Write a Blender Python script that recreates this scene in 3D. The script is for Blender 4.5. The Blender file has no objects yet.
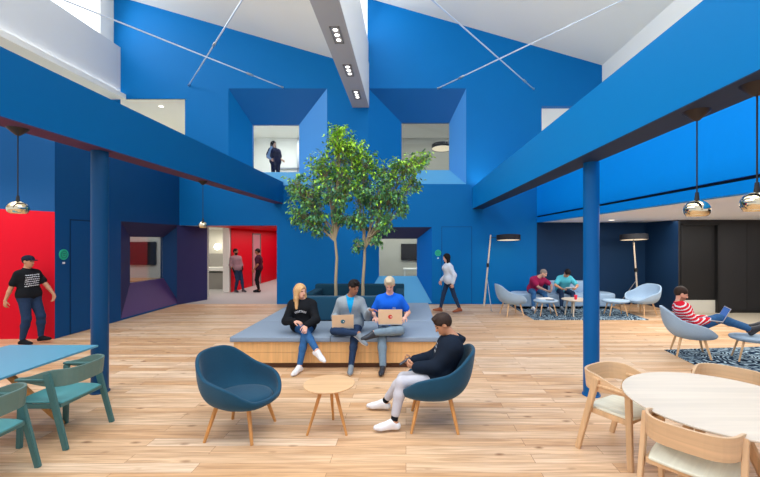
import bpy, bmesh, math, random
import numpy as np
from mathutils import Vector, Matrix
import openvdb as vdb

random.seed(7)
SC = bpy.context.scene
COL = SC.collection
PI = math.pi
R = math.radians

# ------------------------------------------------------------------ helpers
def lin(c):
    return tuple(((v/255.0)/12.92 if v/255.0 <= 0.04045 else ((v/255.0+0.055)/1.055)**2.4) for v in c)

def tag(o, label=None, cat=None, group=None, kind=None):
    if label: o['label'] = label
    if cat: o['category'] = cat
    if group: o['group'] = group
    if kind: o['kind'] = kind
    return o

def empty(name, loc=(0, 0, 0), rz=0.0):
    o = bpy.data.objects.new(name, None)
    o.empty_display_size = 0.1
    o.location = loc
    o.rotation_euler = (0, 0, rz)
    COL.objects.link(o)
    return o

def thing(name, label, cat, loc=(0, 0, 0), rz=0.0, group=None):
    return tag(empty(name, loc, rz), label, cat, group)

class MB:
    """collects shapes into one bmesh"""
    def __init__(s):
        s.bm = bmesh.new()
    def face(s, pts, mi=0):
        vs = [s.bm.verts.new(p) for p in pts]
        f = s.bm.faces.new(vs); f.material_index = mi
        return f
    def box(s, lo, hi, M=None, mi=0, bev=0.0):
        x0, y0, z0 = lo; x1, y1, z1 = hi
        P = [(x0,y0,z0),(x1,y0,z0),(x1,y1,z0),(x0,y1,z0),(x0,y0,z1),(x1,y0,z1),(x1,y1,z1),(x0,y1,z1)]
        if M is not None: P = [M @ Vector(p) for p in P]
        v = [s.bm.verts.new(p) for p in P]
        fs = [s.bm.faces.new([v[i] for i in q]) for q in ((3,2,1,0),(4,5,6,7),(0,1,5,4),(1,2,6,5),(2,3,7,6),(3,0,4,7))]
        for f in fs: f.material_index = mi
        if bev > 0:
            es = list({e for f in fs for e in f.edges})
            bmesh.ops.bevel(s.bm, geom=es, offset=bev, segments=3, affect='EDGES', profile=0.6)
        return s
    def bar(s, a, b, w0, d0, w1=None, d1=None, ref=(0, 0, 1), bev=0.0):
        """rectangular bar from a to b; width along ref-cross, depth"""
        w1 = w0 if w1 is None else w1; d1 = d0 if d1 is None else d1
        a = Vector(a); b = Vector(b); t = (b-a).normalized()
        u = Vector(ref).cross(t)
        if u.length < 1e-4: u = Vector((1, 0, 0))
        u.normalize(); w = t.cross(u)
        P = []
        for c, ww, dd in ((a, w0, d0), (b, w1, d1)):
            for sx, sy in ((-1,-1),(1,-1),(1,1),(-1,1)):
                P.append(c+u*sx*ww/2+w*sy*dd/2)
        v = [s.bm.verts.new(p) for p in P]
        fs = [s.bm.faces.new([v[i] for i in q]) for q in ((3,2,1,0),(4,5,6,7),(0,1,5,4),(1,2,6,5),(2,3,7,6),(3,0,4,7))]
        if bev > 0:
            es = list({e for f in fs for e in f.edges})
            bmesh.ops.bevel(s.bm, geom=es, offset=bev, segments=2, affect='EDGES')
        return s
    def tube(s, pts, rad, n=12, caps=True):
        pts = [Vector(p) for p in pts]
        if not hasattr(rad, '__len__'): rad = [rad]*len(pts)
        rings = []
        prev = None
        for i, p in enumerate(pts):
            t = (pts[min(i+1, len(pts)-1)]-pts[max(i-1, 0)]).normalized()
            if prev is None:
                u = t.cross(Vector((0, 0, 1)))
                if u.length < 1e-3: u = t.cross(Vector((1, 0, 0)))
            else:
                u = prev - t*prev.dot(t)
            u.normalize(); prev = u; w = t.cross(u)
            rings.append([s.bm.verts.new(p+(u*math.cos(2*PI*k/n)+w*math.sin(2*PI*k/n))*rad[i]) for k in range(n)])
        for i in range(len(rings)-1):
            for k in range(n):
                s.bm.faces.new((rings[i][k], rings[i][(k+1)%n], rings[i+1][(k+1)%n], rings[i+1][k]))
        if caps:
            s.bm.faces.new(rings[0][::-1]); s.bm.faces.new(rings[-1])
        return s
    def lathe(s, prof, c=(0, 0, 0), n=32, sx=1.0, sy=1.0, mi=0):
        """prof list of (r,z)"""
        rings = []
        for r, z in prof:
            if r < 1e-5:
                rings.append([s.bm.verts.new((c[0], c[1], c[2]+z))])
            else:
                rings.append([s.bm.verts.new((c[0]+sx*r*math.cos(2*PI*k/n), c[1]+sy*r*math.sin(2*PI*k/n), c[2]+z)) for k in range(n)])
        for a, b in zip(rings[:-1], rings[1:]):
            for k in range(n):
                q = []
                if len(a) == 1: q = [a[0], b[(k+1)%n], b[k]]
                elif len(b) == 1: q = [a[k], a[(k+1)%n], b[0]]
                else: q = [a[k], a[(k+1)%n], b[(k+1)%n], b[k]]
                f = s.bm.faces.new(q); f.material_index = mi
        return s
    def prism(s, poly, z0, z1, axis='z'):
        """poly of 2D points; axis along extrusion"""
        def m(p, h):
            if axis == 'z': return (p[0], p[1], h)
            if axis == 'y': return (p[0], h, p[1])
            return (h, p[0], p[1])
        a = [s.bm.verts.new(m(p, z0)) for p in poly]
        b = [s.bm.verts.new(m(p, z1)) for p in poly]
        n = len(poly)
        s.bm.faces.new(a[::-1]); s.bm.faces.new(b)
        for k in range(n):
            s.bm.faces.new((a[k], a[(k+1)%n], b[(k+1)%n], b[k]))
        return s
    def build(s, name, mat, parent=None, smooth=False, mods=(), loc=None, fixn=True):
        if fixn: bmesh.ops.recalc_face_normals(s.bm, faces=s.bm.faces)
        me = bpy.data.meshes.new(name)
        s.bm.to_mesh(me); s.bm.free()
        for m in (mat if isinstance(mat, (list, tuple)) else [mat]): me.materials.append(m)
        if smooth:
            me.polygons.foreach_set('use_smooth', [True]*len(me.polygons))
        o = bpy.data.objects.new(name, me)
        COL.objects.link(o)
        if parent: o.parent = parent
        if loc: o.location = loc
        for md in mods:
            k = o.modifiers.new(md[0].lower(), md[0])
            for a, b in md[1].items(): setattr(k, a, b)
        if smooth == 'auto':
            try:
                me.set_sharp_from_angle(angle=R(35))
            except Exception: pass
        return o

def copy_tree(o, parent=None):
    c = o.copy(); COL.objects.link(c)
    if parent: c.parent = parent
    for ch in list(o.children): copy_tree(ch, c)
    return c

# camera model (photo 760x477): used to place things at real positions
F, CX, CY, CH = 390.0, 406.0, 241.0, 2.05

# ------------------------------------------------------------------ materials
def new_mat(name):
    m = bpy.data.materials.new(name); m.use_nodes = True
    nt = m.node_tree
    return m, nt, nt.nodes['Principled BSDF']

def N(nt, t, **kw):
    n = nt.nodes.new(t)
    for k, v in kw.items():
        setattr(n, k, v)
    return n

def mat(name, rgb, rough=0.6, metal=0.0, var=0.0, vscale=8.0, bump=0.0, bscale=60.0, emit=None, estr=0.0, spec=0.5, sheen=0.0, stretch=None):
    m, nt, b = new_mat(name)
    c = lin(rgb)
    b.inputs['Base Color'].default_value = (*c, 1)
    b.inputs['Roughness'].default_value = rough
    b.inputs['Metallic'].default_value = metal
    b.inputs['Specular IOR Level'].default_value = spec
    if sheen: b.inputs['Sheen Weight'].default_value = sheen
    tc = N(nt, 'ShaderNodeTexCoord')
    vec = tc.outputs['Object']
    if stretch:
        mp = N(nt, 'ShaderNodeMapping'); mp.inputs['Scale'].default_value = stretch
        nt.links.new(vec, mp.inputs['Vector']); vec = mp.outputs['Vector']
    if var > 0:
        nz = N(nt, 'ShaderNodeTexNoise'); nz.inputs['Scale'].default_value = vscale; nz.inputs['Detail'].default_value = 5
        nt.links.new(vec, nz.inputs['Vector'])
        mx = N(nt, 'ShaderNodeMix', data_type='RGBA')
        mx.inputs[6].default_value = (*[max(0, v*(1-var)) for v in c], 1)
        mx.inputs[7].default_value = (*[min(1, v*(1+var)) for v in c], 1)
        nt.links.new(nz.outputs['Fac'], mx.inputs[0])
        nt.links.new(mx.outputs[2], b.inputs['Base Color'])
    if bump > 0:
        nz = N(nt, 'ShaderNodeTexNoise'); nz.inputs['Scale'].default_value = bscale; nz.inputs['Detail'].default_value = 3
        nt.links.new(vec, nz.inputs['Vector'])
        bp = N(nt, 'ShaderNodeBump'); bp.inputs['Strength'].default_value = bump; bp.inputs['Distance'].default_value = 0.01
        nt.links.new(nz.outputs['Fac'], bp.inputs['Height']); nt.links.new(bp.outputs['Normal'], b.inputs['Normal'])
    if emit is not None:
        b.inputs['Emission Color'].default_value = (*lin(emit), 1)
        b.inputs['Emission Strength'].default_value = estr
    return m

def wood(name, rgb, dark=0.25, along='x', rough=0.5, scale=1.0):
    """straight grained wood"""
    m, nt, b = new_mat(name)
    c = lin(rgb)
    tc = N(nt, 'ShaderNodeTexCoord'); mp = N(nt, 'ShaderNodeMapping')
    s = {'x': (1.5, 26, 26), 'y': (26, 1.5, 26), 'z': (26, 26, 1.5), 'h': (1.6, 1.6, 34)}[along]
    mp.inputs['Scale'].default_value = tuple(v*scale for v in s)
    nt.links.new(tc.outputs['Object'], mp.inputs['Vector'])
    nz = N(nt, 'ShaderNodeTexNoise'); nz.inputs['Scale'].default_value = 1.0; nz.inputs['Detail'].default_value = 6
    nz.inputs['Distortion'].default_value = 0.6
    nt.links.new(mp.outputs['Vector'], nz.inputs['Vector'])
    cr = N(nt, 'ShaderNodeValToRGB')
    cr.color_ramp.elements[0].position = 0.35; cr.color_ramp.elements[1].position = 0.7
    cr.color_ramp.elements[0].color = (*[v*(1-dark) for v in c], 1)
    cr.color_ramp.elements[1].color = (*[min(1, v*(1+dark*0.4)) for v in c], 1)
    nt.links.new(nz.outputs['Fac'], cr.inputs['Fac']); nt.links.new(cr.outputs['Color'], b.inputs['Base Color'])
    b.inputs['Roughness'].default_value = rough
    return m

def floor_mat():
    m, nt, b = new_mat('oak_plank_floor')
    L = nt.links
    geo = N(nt, 'ShaderNodeNewGeometry')
    br = N(nt, 'ShaderNodeTexBrick'); br.offset = 0.37; br.offset_frequency = 2
    br.inputs['Scale'].default_value = 1.0
    br.inputs['Brick Width'].default_value = 1.9; br.inputs['Row Height'].default_value = 0.15
    br.inputs['Mortar Size'].default_value = 0.0022; br.inputs['Mortar Smooth'].default_value = 0.2
    br.inputs['Bias'].default_value = 0.0
    br.inputs['Color1'].default_value = (0, 0, 0, 1); br.inputs['Color2'].default_value = (1, 1, 1, 1)
    br.inputs['Mortar'].default_value = (0.5, 0.5, 0.5, 1)
    L.new(geo.outputs['Position'], br.inputs['Vector'])
    ramp = N(nt, 'ShaderNodeValToRGB')
    e = ramp.color_ramp.elements
    e[0].position = 0.0; e[0].color = (*lin((214, 170, 126)), 1)
    e[1].position = 1.0; e[1].color = (*lin((236, 208, 176)), 1)
    k = e.new(0.5); k.color = (*lin((227, 190, 150)), 1)
    L.new(br.outputs['Color'], ramp.inputs['Fac'])
    # grain
    mp = N(nt, 'ShaderNodeMapping'); mp.inputs['Scale'].default_value = (1.2, 22, 1)
    L.new(geo.outputs['Position'], mp.inputs['Vector'])
    # offset grain per plank
    add = N(nt, 'ShaderNodeVectorMath', operation='ADD'); sc = N(nt, 'ShaderNodeVectorMath', operation='SCALE')
    sc.inputs['Scale'].default_value = 13.0
    L.new(br.outputs['Color'], sc.inputs[0]); L.new(mp.outputs['Vector'], add.inputs[0]); L.new(sc.outputs['Vector'], add.inputs[1])
    nz = N(nt, 'ShaderNodeTexNoise'); nz.inputs['Scale'].default_value = 1.0; nz.inputs['Detail'].default_value = 7; nz.inputs['Distortion'].default_value = 1.2
    L.new(add.outputs['Vector'], nz.inputs['Vector'])
    gr = N(nt, 'ShaderNodeValToRGB'); gr.color_ramp.elements[0].position = 0.3; gr.color_ramp.elements[1].position = 0.65
    gr.color_ramp.elements[0].color = (0.60, 0.50, 0.42, 1); gr.color_ramp.elements[1].color = (1.04, 1.03, 1.02, 1)
    L.new(nz.outputs['Fac'], gr.inputs['Fac'])
    mul = N(nt, 'ShaderNodeMix', data_type='RGBA', blend_type='MULTIPLY'); mul.inputs[0].default_value = 0.85
    L.new(ramp.outputs['Color'], mul.inputs[6]); L.new(gr.outputs['Color'], mul.inputs[7])
    # knots
    mp2 = N(nt, 'ShaderNodeMapping'); mp2.inputs['Scale'].default_value = (2.3, 5.2, 1)
    L.new(geo.outputs['Position'], mp2.inputs['Vector'])
    wn = N(nt, 'ShaderNodeTexNoise'); wn.inputs['Scale'].default_value = 9.0
    L.new(geo.outputs['Position'], wn.inputs['Vector'])
    wa = N(nt, 'ShaderNodeVectorMath', operation='SCALE'); wa.inputs['Scale'].default_value = 0.10
    L.new(wn.outputs['Color'], wa.inputs[0])
    wb = N(nt, 'ShaderNodeVectorMath', operation='ADD'); L.new(mp2.outputs['Vector'], wb.inputs[0]); L.new(wa.outputs['Vector'], wb.inputs[1])
    vo = N(nt, 'ShaderNodeTexVoronoi'); vo.inputs['Scale'].default_value = 1.0; vo.inputs['Randomness'].default_value = 1.0
    L.new(wb.outputs['Vector'], vo.inputs['Vector'])
    kr = N(nt, 'ShaderNodeValToRGB'); kr.color_ramp.elements[0].position = 0.03; kr.color_ramp.elements[1].position = 0.16
    kr.color_ramp.elements[0].color = (0.34, 0.22, 0.14, 1); kr.color_ramp.elements[1].color = (1, 1, 1, 1)
    L.new(vo.outputs['Distance'], kr.inputs['Fac'])
    m2 = N(nt, 'ShaderNodeMix', data_type='RGBA', blend_type='MULTIPLY'); m2.inputs[0].default_value = 0.8
    L.new(mul.outputs[2], m2.inputs[6]); L.new(kr.outputs['Color'], m2.inputs[7])
    # seams
    m3 = N(nt, 'ShaderNodeMix', data_type='RGBA')
    m3.inputs[7].default_value = (*lin((150, 105, 72)), 1)
    L.new(br.outputs['Fac'], m3.inputs[0]); L.new(m2.outputs[2], m3.inputs[6])
    L.new(m3.outputs[2], b.inputs['Base Color'])
    rr = N(nt, 'ShaderNodeMapRange'); rr.inputs[3].default_value = 0.34; rr.inputs[4].default_value = 0.55
    L.new(nz.outputs['Fac'], rr.inputs[0]); L.new(rr.outputs[0], b.inputs['Roughness'])
    b.inputs['Specular IOR Level'].default_value = 0.35
    return m

def rug_mat(name, seed):
    m, nt, b = new_mat(name); L = nt.links
    tc = N(nt, 'ShaderNodeTexCoord')
    mp = N(nt, 'ShaderNodeMapping'); mp.inputs['Location'].default_value = (seed, seed*0.7, 0)
    L.new(tc.outputs['Object'], mp.inputs['Vector'])
    vo = N(nt, 'ShaderNodeTexVoronoi'); vo.inputs['Scale'].default_value = 1.6; vo.inputs['Randomness'].default_value = 0.7
    L.new(mp.outputs['Vector'], vo.inputs['Vector'])
    w = N(nt, 'ShaderNodeMath', operation='MULTIPLY'); w.inputs[1].default_value = 92.0
    L.new(vo.outputs['Distance'], w.inputs[0])
    s = N(nt, 'ShaderNodeMath', operation='SINE'); L.new(w.outputs[0], s.inputs[0])
    nz = N(nt, 'ShaderNodeTexNoise'); nz.inputs['Scale'].default_value = 14.0; nz.inputs['Detail'].default_value = 2
    L.new(mp.outputs['Vector'], nz.inputs['Vector'])
    nm = N(nt, 'ShaderNodeMapRange'); nm.inputs[1].default_value = 0.3; nm.inputs[2].default_value = 0.7; nm.inputs[3].default_value = -1.3; nm.inputs[4].default_value = 0.9
    L.new(nz.outputs['Fac'], nm.inputs[0])
    a = N(nt, 'ShaderNodeMath', operation='ADD'); L.new(s.outputs[0], a.inputs[0]); L.new(nm.outputs[0], a.inputs[1])
    cr = N(nt, 'ShaderNodeValToRGB'); cr.color_ramp.interpolation = 'LINEAR'
    e = cr.color_ramp.elements; e[0].position = 0.50; e[0].color = (*lin((28, 62, 88)), 1); e[1].position = 0.74; e[1].color = (*lin((176, 200, 212)), 1)
    k = e.new(0.3); k.color = (*lin((14, 34, 56)), 1)
    ad = N(nt, 'ShaderNodeMapRange'); ad.inputs[1].default_value = -1.6; ad.inputs[2].default_value = 1.6
    L.new(a.outputs[0], ad.inputs[0]); L.new(ad.outputs[0], cr.inputs['Fac']); L.new(cr.outputs['Color'], b.inputs['Base Color'])
    b.inputs['Roughness'].default_value = 0.95; b.inputs['Specular IOR Level'].default_value = 0.1
    return m

def glass_mat(name, tint=(235, 240, 242), refl=0.12):
    m = bpy.data.materials.new(name); m.use_nodes = True; nt = m.node_tree
    for n in list(nt.nodes): nt.nodes.remove(n)
    out = N(nt, 'ShaderNodeOutputMaterial'); mx = N(nt, 'ShaderNodeMixShader'); tr = N(nt, 'ShaderNodeBsdfTransparent'); gl = N(nt, 'ShaderNodeBsdfGlossy')
    tr.inputs['Color'].default_value = (*lin(tint), 1); gl.inputs['Roughness'].default_value = 0.02
    lw = N(nt, 'ShaderNodeLayerWeight'); lw.inputs['Blend'].default_value = 0.25
    ml = N(nt, 'ShaderNodeMath', operation='MULTIPLY'); ml.inputs[1].default_value = refl*3
    nt.links.new(lw.outputs['Fresnel'], ml.inputs[0]); nt.links.new(ml.outputs[0], mx.inputs[0])
    nt.links.new(tr.outputs[0], mx.inputs[1]); nt.links.new(gl.outputs[0], mx.inputs[2]); nt.links.new(mx.outputs[0], out.inputs[0])
    return m

def emis(name, rgb, s):
    m = bpy.data.materials.new(name); m.use_nodes = True; nt = m.node_tree
    for n in list(nt.nodes): nt.nodes.remove(n)
    out = N(nt, 'ShaderNodeOutputMaterial'); e = N(nt, 'ShaderNodeEmission')
    e.inputs[0].default_value = (*lin(rgb), 1); e.inputs[1].default_value = s
    nt.links.new(e.outputs[0], out.inputs[0])
    return m

M = {}
M['floor'] = floor_mat()
M['blue'] = mat('blue_wall_paint', (0, 104, 172), 0.55, var=0.03, vscale=0.7, spec=0.12)
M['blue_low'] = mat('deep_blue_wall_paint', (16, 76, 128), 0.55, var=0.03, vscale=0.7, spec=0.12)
M['blue_beam'] = mat('beam_blue_paint', (2, 98, 158), 0.5, var=0.02, vscale=0.7, spec=0.12)
M['blue_beam_r'] = mat('right_beam_blue_paint', (0, 122, 192), 0.5, var=0.02, vscale=0.7, spec=0.12)
M['blue_bright'] = mat('gallery_blue_paint', (0, 140, 232), 0.5, var=0.02, spec=0.12)
M['navy'] = mat('navy_paint_and_shade', (22, 50, 82), 0.6, var=0.03, vscale=0.7, spec=0.12)
M['black'] = mat('black_wall_panel', (34, 34, 36), 0.55, var=0.12, vscale=1.5)
M['black2'] = mat('black_door_panel', (20, 20, 21), 0.5)
M['purple'] = mat('purple_blue_paint', (50, 54, 98), 0.55, var=0.05, vscale=1.0, spec=0.12)
M['red'] = mat('red_wall_paint', (206, 6, 34), 0.5, var=0.02, spec=0.12)
M['white'] = mat('white_paint', (236, 235, 228), 0.6, var=0.02, vscale=0.6)
M['ceil'] = mat('white_ceiling_paint', (232, 230, 220), 0.7, var=0.02, vscale=0.6)
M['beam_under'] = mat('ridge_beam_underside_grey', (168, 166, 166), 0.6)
M['parapet'] = mat('parapet_white_paint', (208, 211, 214), 0.7, spec=0.2)
M['ceil_l'] = mat('lounge_ceiling_paint', (222, 234, 250), 0.7, spec=0.2)
M['beige'] = mat('beige_wall', (206, 203, 190), 0.7, var=0.03, vscale=0.8)
M['carpet'] = mat('grey_carpet', (178, 176, 174), 0.95, var=0.1, vscale=60, spec=0.1)
M['carpet2'] = mat('beige_carpet', (178, 168, 148), 0.95, var=0.1, vscale=60, spec=0.1)
M['glass'] = glass_mat('window_glass')
M['glass_door'] = glass_mat('door_glass', (205, 190, 195), 0.2)
M['sky_panel'] = emis('bright_sky_glazing', (240, 246, 255), 2.2)
M['screen'] = mat('dark_screen', (46, 44, 48), 0.45, spec=.3)
M['metal'] = mat('brushed_metal', (190, 192, 195), 0.3, metal=1.0)
M['chrome'] = mat('polished_nickel', (224, 210, 178), 0.06, metal=1.0)
M['chrome_in'] = mat('pendant_gold_interior', (235, 190, 110), 0.3, metal=0.6, emit=(255, 200, 120), estr=0.5)
M['cord'] = mat('black_cord', (24, 24, 26), 0.6)
M['canopy'] = mat('dark_bronze_canopy', (46, 38, 36), 0.4, metal=0.4)
M['cable'] = mat('steel_cable', (205, 215, 225), 0.35, metal=0.5)
M['oak'] = wood('light_oak', (226, 180, 122), 0.22, 'z')
M['oak_leg'] = wood('oiled_oak_leg', (214, 150, 82), 0.22, 'z')
M['oak_top'] = wood('pale_oak_tabletop', (216, 202, 182), 0.10, 'x', 0.42, 0.6)
M['oak_side'] = wood('side_table_oak', (230, 186, 138), 0.16, 'x', 0.42, 0.6)
M['oak_chair'] = wood('chair_oak', (222, 184, 142), 0.14, 'h', 0.45, 0.8)
M['oak_chair_z'] = wood('chair_leg_oak', (220, 180, 136), 0.16, 'z', 0.45, 0.8)
M['oak_front'] = wood('bench_front_oak', (232, 180, 118), 0.14, 'z', 0.5, 0.8)
M['white_seat'] = wood('whitewashed_seat_pad', (230, 228, 206), 0.08, 'x', 0.5)
M['teal_seat'] = mat('teal_seat_fabric', (78, 144, 148), 0.6, var=0.05)
M['teal'] = mat('grey_green_stain', (68, 110, 108), 0.5, var=0.06, vscale=5, stretch=(1, 1, 5))
M['teal_band'] = mat('grey_green_veneer', (90, 120, 112), 0.45, var=0.08, vscale=12, stretch=(1, 1, 6))
M['table_teal'] = mat('blue_linoleum', (84, 150, 176), 0.45, var=0.02)
M['edge_teal'] = mat('dark_teal_edge', (40, 96, 118), 0.5)
M['fab_dark'] = mat('dark_blue_wool', (24, 70, 94), 0.9, var=0.22, vscale=90, bump=0.3, bscale=220, sheen=0.15, spec=0.2)
M['fab_darker'] = mat('deep_navy_wool', (18, 56, 74), 0.9, var=0.2, vscale=90, bump=0.3, bscale=220, spec=0.2)
M['fab_light'] = mat('light_blue_grey_wool', (160, 184, 206), 0.9, var=0.12, vscale=80, bump=0.2, bscale=200, spec=0.2)
M['fab_sofa'] = mat('pale_blue_sofa_wool', (152, 178, 204), 0.9, var=0.1, vscale=60, spec=0.2)
M['fab_bench'] = mat('grey_blue_bench_wool', (138, 152, 168), 0.9, var=0.18, vscale=70, bump=0.2, bscale=200, spec=0.2)
M['plinth'] = mat('dark_brown_plinth', (96, 62, 38), 0.6)
M['rug1'] = rug_mat('patterned_navy_rug', 0.3)
M['rug2'] = rug_mat('patterned_navy_rug_b', 4.1)
M['soil'] = mat('dark_soil', (40, 32, 26), 0.95, bump=0.6, bscale=30)
M['bark'] = mat('pale_bark', (168, 150, 118), 0.85, var=0.25, vscale=14, stretch=(1, 1, 0.2), bump=0.4, bscale=40)
M['leaf_a'] = mat('leaf_deep_green', (66, 120, 92), 0.38, var=0.3, vscale=3)
M['leaf_b'] = mat('leaf_mid_green', (104, 162, 88), 0.38, var=0.3, vscale=3)
M['leaf_c'] = mat('leaf_lit_green', (168, 220, 52), 0.4, var=0.25, vscale=3)  # bright tone standing in for light on the crown
M['lamp_black'] = mat('black_lampshade', (28, 28, 34), 0.7)
M['lamp_in'] = mat('lit_lamp_diffuser', (255, 240, 214), 0.6, emit=(255, 232, 196), estr=0.75)
M['green_sign'] = mat('green_sign_disc', (20, 178, 140), 0.5)
M['sign_line'] = mat('sign_symbol_dark_green', (8, 96, 82), 0.5)
M['sign_white'] = mat('sign_white', (225, 230, 235), 0.5)
M['kraft'] = mat('kraft_laptop_cover', (222, 188, 152), 0.7, var=0.05, vscale=20)
M['laptop'] = mat('silver_laptop', (200, 202, 206), 0.35, metal=0.7)
M['lscreen'] = mat('laptop_screen_blue', (60, 92, 150), 0.2, emit=(70, 110, 180), estr=0.5)
M['keys'] = mat('keyboard_dark', (70, 72, 78), 0.6)
M['teal_logo'] = mat('teal_sticker', (30, 104, 128), 0.5)
M['red_logo'] = mat('red_sticker', (205, 52, 40), 0.5)
M['paper'] = mat('white_paper', (240, 240, 238), 0.8)
M['cup_red'] = mat('red_cup', (225, 40, 72), 0.4)
M['phone'] = mat('dark_phone', (30, 34, 42), 0.25)
M['spot'] = emis('spotlight_bulb', (255, 255, 250), 4.0)
M['spot_frame'] = mat('spotlight_frame', (120, 118, 116), 0.5)
M['downlight'] = emis('downlight_glow', (255, 244, 226), 5.0)
M['globe'] = emis('wall_globe_glow', (255, 246, 228), 6.0)
# ------------------------------------------------------------------ setting
YB = 12.65      # back wall
XL = -7.35      # left wall
def panel(mb, us, vs, holes, fn, mi=0):
    """rectangular panel with rectangular holes. fn(u,v)->xyz"""
    U = sorted(set([us[0], us[1]] + [h[0] for h in holes] + [h[1] for h in holes]))
    V = sorted(set([vs[0], vs[1]] + [h[2] for h in holes] + [h[3] for h in holes]))
    U = [u for u in U if us[0]-1e-6 <= u <= us[1]+1e-6]; V = [v for v in V if vs[0]-1e-6 <= v <= vs[1]+1e-6]
    for a, b in zip(U[:-1], U[1:]):
        for c, d in zip(V[:-1], V[1:]):
            cu, cv = (a+b)/2, (c+d)/2
            if any(h[0] < cu < h[1] and h[2] < cv < h[3] for h in holes): continue
            mb.face([fn(a, c), fn(b, c), fn(b, d), fn(a, d)], mi)

def struct(o):
    o['kind'] = 'structure'; return o

# floors
mb = MB(); mb.box((-14, -4, -0.1), (15, YB+0.05, 0)); struct(mb.build('floor', M['floor']))
mb = MB(); mb.box((-12, YB+0.05, -0.1), (4, 26, -0.001)); struct(mb.build('floor_corridor', M['carpet']))
mb = MB(); mb.box((7.8, 9.3, 0.0), (15, 11.1, 0.008)); struct(mb.build('floor_carpet_strip', M['carpet2']))

# back wall ---------------------------------------------------------
O1 = (-6.75, -4.19, 0, 2.555)                # corridor opening (left part joins the purple block)
N2 = (-5.76, -2.56, 3.86, 7.0)               # upper left niche (outer)
N3 = (-1.22, 1.95, 3.90, 7.0)                # upper right niche
N4 = (-1.43, 0.84, 0.04, 2.50)               # lower middle niche
O5 = (-9.26, -7.17, 3.95, 6.64)              # gallery opening left
O6 = (4.40, 5.9, 3.95, 6.43)                 # gallery opening right
O1 = (-7.36, -4.19, 0, 2.555)
mb = MB()
panel(mb, (-9.6, 8.0), (0, 7.1), [(-9.6, O1[0], 0, 3.0), (O1[0], O1[1], 0, O1[3]), N2, N3, N4, (-9.26, -7.17, 5.25, 6.64), O6, (6.36, 8.0, 2.66, 7.1)], lambda u, v: (u, YB, v))
mb.face([(-9.6, YB, 7.1), (-1.735, YB, 7.1), (-1.735, YB, 7.79), (-9.6, YB, 10.06)])
mb.face([(-1.735, YB, 7.1), (-1.25, YB, 7.1), (-1.25, YB, 7.79), (-1.735, YB, 7.79)])
mb.face([(-1.25, YB, 7.1), (6.36, YB, 7.1), (6.36, YB, 7.75), (-1.25, YB, 9.93)])
# reveal thickness of openings
for h in (O1, O6):
    x0, x1, z0, z1 = h
    mb.face([(x0, YB, z1), (x1, YB, z1), (x1, YB+0.25, z1), (x0, YB+0.25, z1)])
    mb.face([(x1, YB, z0), (x1, YB+0.25, z0), (x1, YB+0.25, z1), (x1, YB, z1)])
bw = struct(mb.build('wall_back', M['blue'], fixn=False))
# shade under the right gallery, painted as a thin navy skin over the wall
mb = MB(); panel(mb, (4.24, 7.75), (0, 2.65), [], lambda u, v: (u, YB-0.02, v)); struct(mb.build('wall_back_shade', M['navy']))

def niche(name, outer, inner, y0, y1, mats, glass=True):
    mb = MB()
    a = [(outer[0], y0, outer[2]), (outer[1], y0, outer[2]), (outer[1], y0, outer[3]), (outer[0], y0, outer[3])]
    b = [(inner[0], y1, inner[2]), (inner[1], y1, inner[2]), (inner[1], y1, inner[3]), (inner[0], y1, inner[3])]
    for i in range(4):
        j = (i+1) % 4
        mb.face([a[i], a[j], b[j], b[i]], i)          # 0 sill, 1 right, 2 top, 3 left
        t = 0.12
        mb.face([b[i], b[j], (b[j][0], y1+t, b[j][2]), (b[i][0], y1+t, b[i][2])], i)
    o = struct(mb.build(name, mats, fixn=False))
    if glass:
        g = MB(); g.box((inner[0], y1+0.05, inner[2]), (inner[1], y1+0.058, inner[3]))
        g.build('glass_pane', M['glass'], o)
    return o
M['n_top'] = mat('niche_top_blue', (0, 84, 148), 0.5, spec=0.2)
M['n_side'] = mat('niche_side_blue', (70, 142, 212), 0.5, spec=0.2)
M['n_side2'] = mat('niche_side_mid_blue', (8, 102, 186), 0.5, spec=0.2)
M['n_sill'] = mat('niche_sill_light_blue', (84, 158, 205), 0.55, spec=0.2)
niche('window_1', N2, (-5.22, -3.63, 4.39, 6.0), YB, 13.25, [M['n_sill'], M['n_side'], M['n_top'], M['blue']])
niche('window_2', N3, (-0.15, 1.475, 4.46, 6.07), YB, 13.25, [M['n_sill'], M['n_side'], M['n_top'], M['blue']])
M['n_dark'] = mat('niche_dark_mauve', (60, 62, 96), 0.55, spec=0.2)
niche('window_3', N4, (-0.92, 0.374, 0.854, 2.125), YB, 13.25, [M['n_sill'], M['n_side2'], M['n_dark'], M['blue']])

# left wall with niche ----------------------------------------------
mb = MB()
NL = (10.05, 12.63, 0.05, 2.56)
panel(mb, (8.16, YB), (0, 5.0), [NL], lambda u, v: (XL, u, v))
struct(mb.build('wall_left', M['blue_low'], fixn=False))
mb = MB()
y0, y1, z0, z1 = NL; iy0, iy1, iz0, iz1 = 10.98, 12.50, 0.86, 2.17; xi = XL-0.42
a = [(XL, y0, z0), (XL, y1, z0), (XL, y1, z1), (XL, y0, z1)]
b = [(xi, iy0, iz0), (xi, iy1, iz0), (xi, iy1, iz1), (xi, iy0, iz1)]
for i in range(4):
    j = (i+1) % 4
    mb.face([a[i], a[j], b[j], b[i]], i)
    mb.face([b[i], b[j], (xi-0.1, b[j][1], b[j][2]), (xi-0.1, b[i][1], b[i][2])], i)
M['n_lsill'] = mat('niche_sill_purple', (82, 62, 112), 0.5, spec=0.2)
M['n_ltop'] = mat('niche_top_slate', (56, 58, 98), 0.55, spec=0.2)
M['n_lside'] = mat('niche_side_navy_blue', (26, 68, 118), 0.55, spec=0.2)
M['n_lleft'] = mat('niche_side_indigo', (44, 52, 98), 0.55, spec=0.2)
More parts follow.
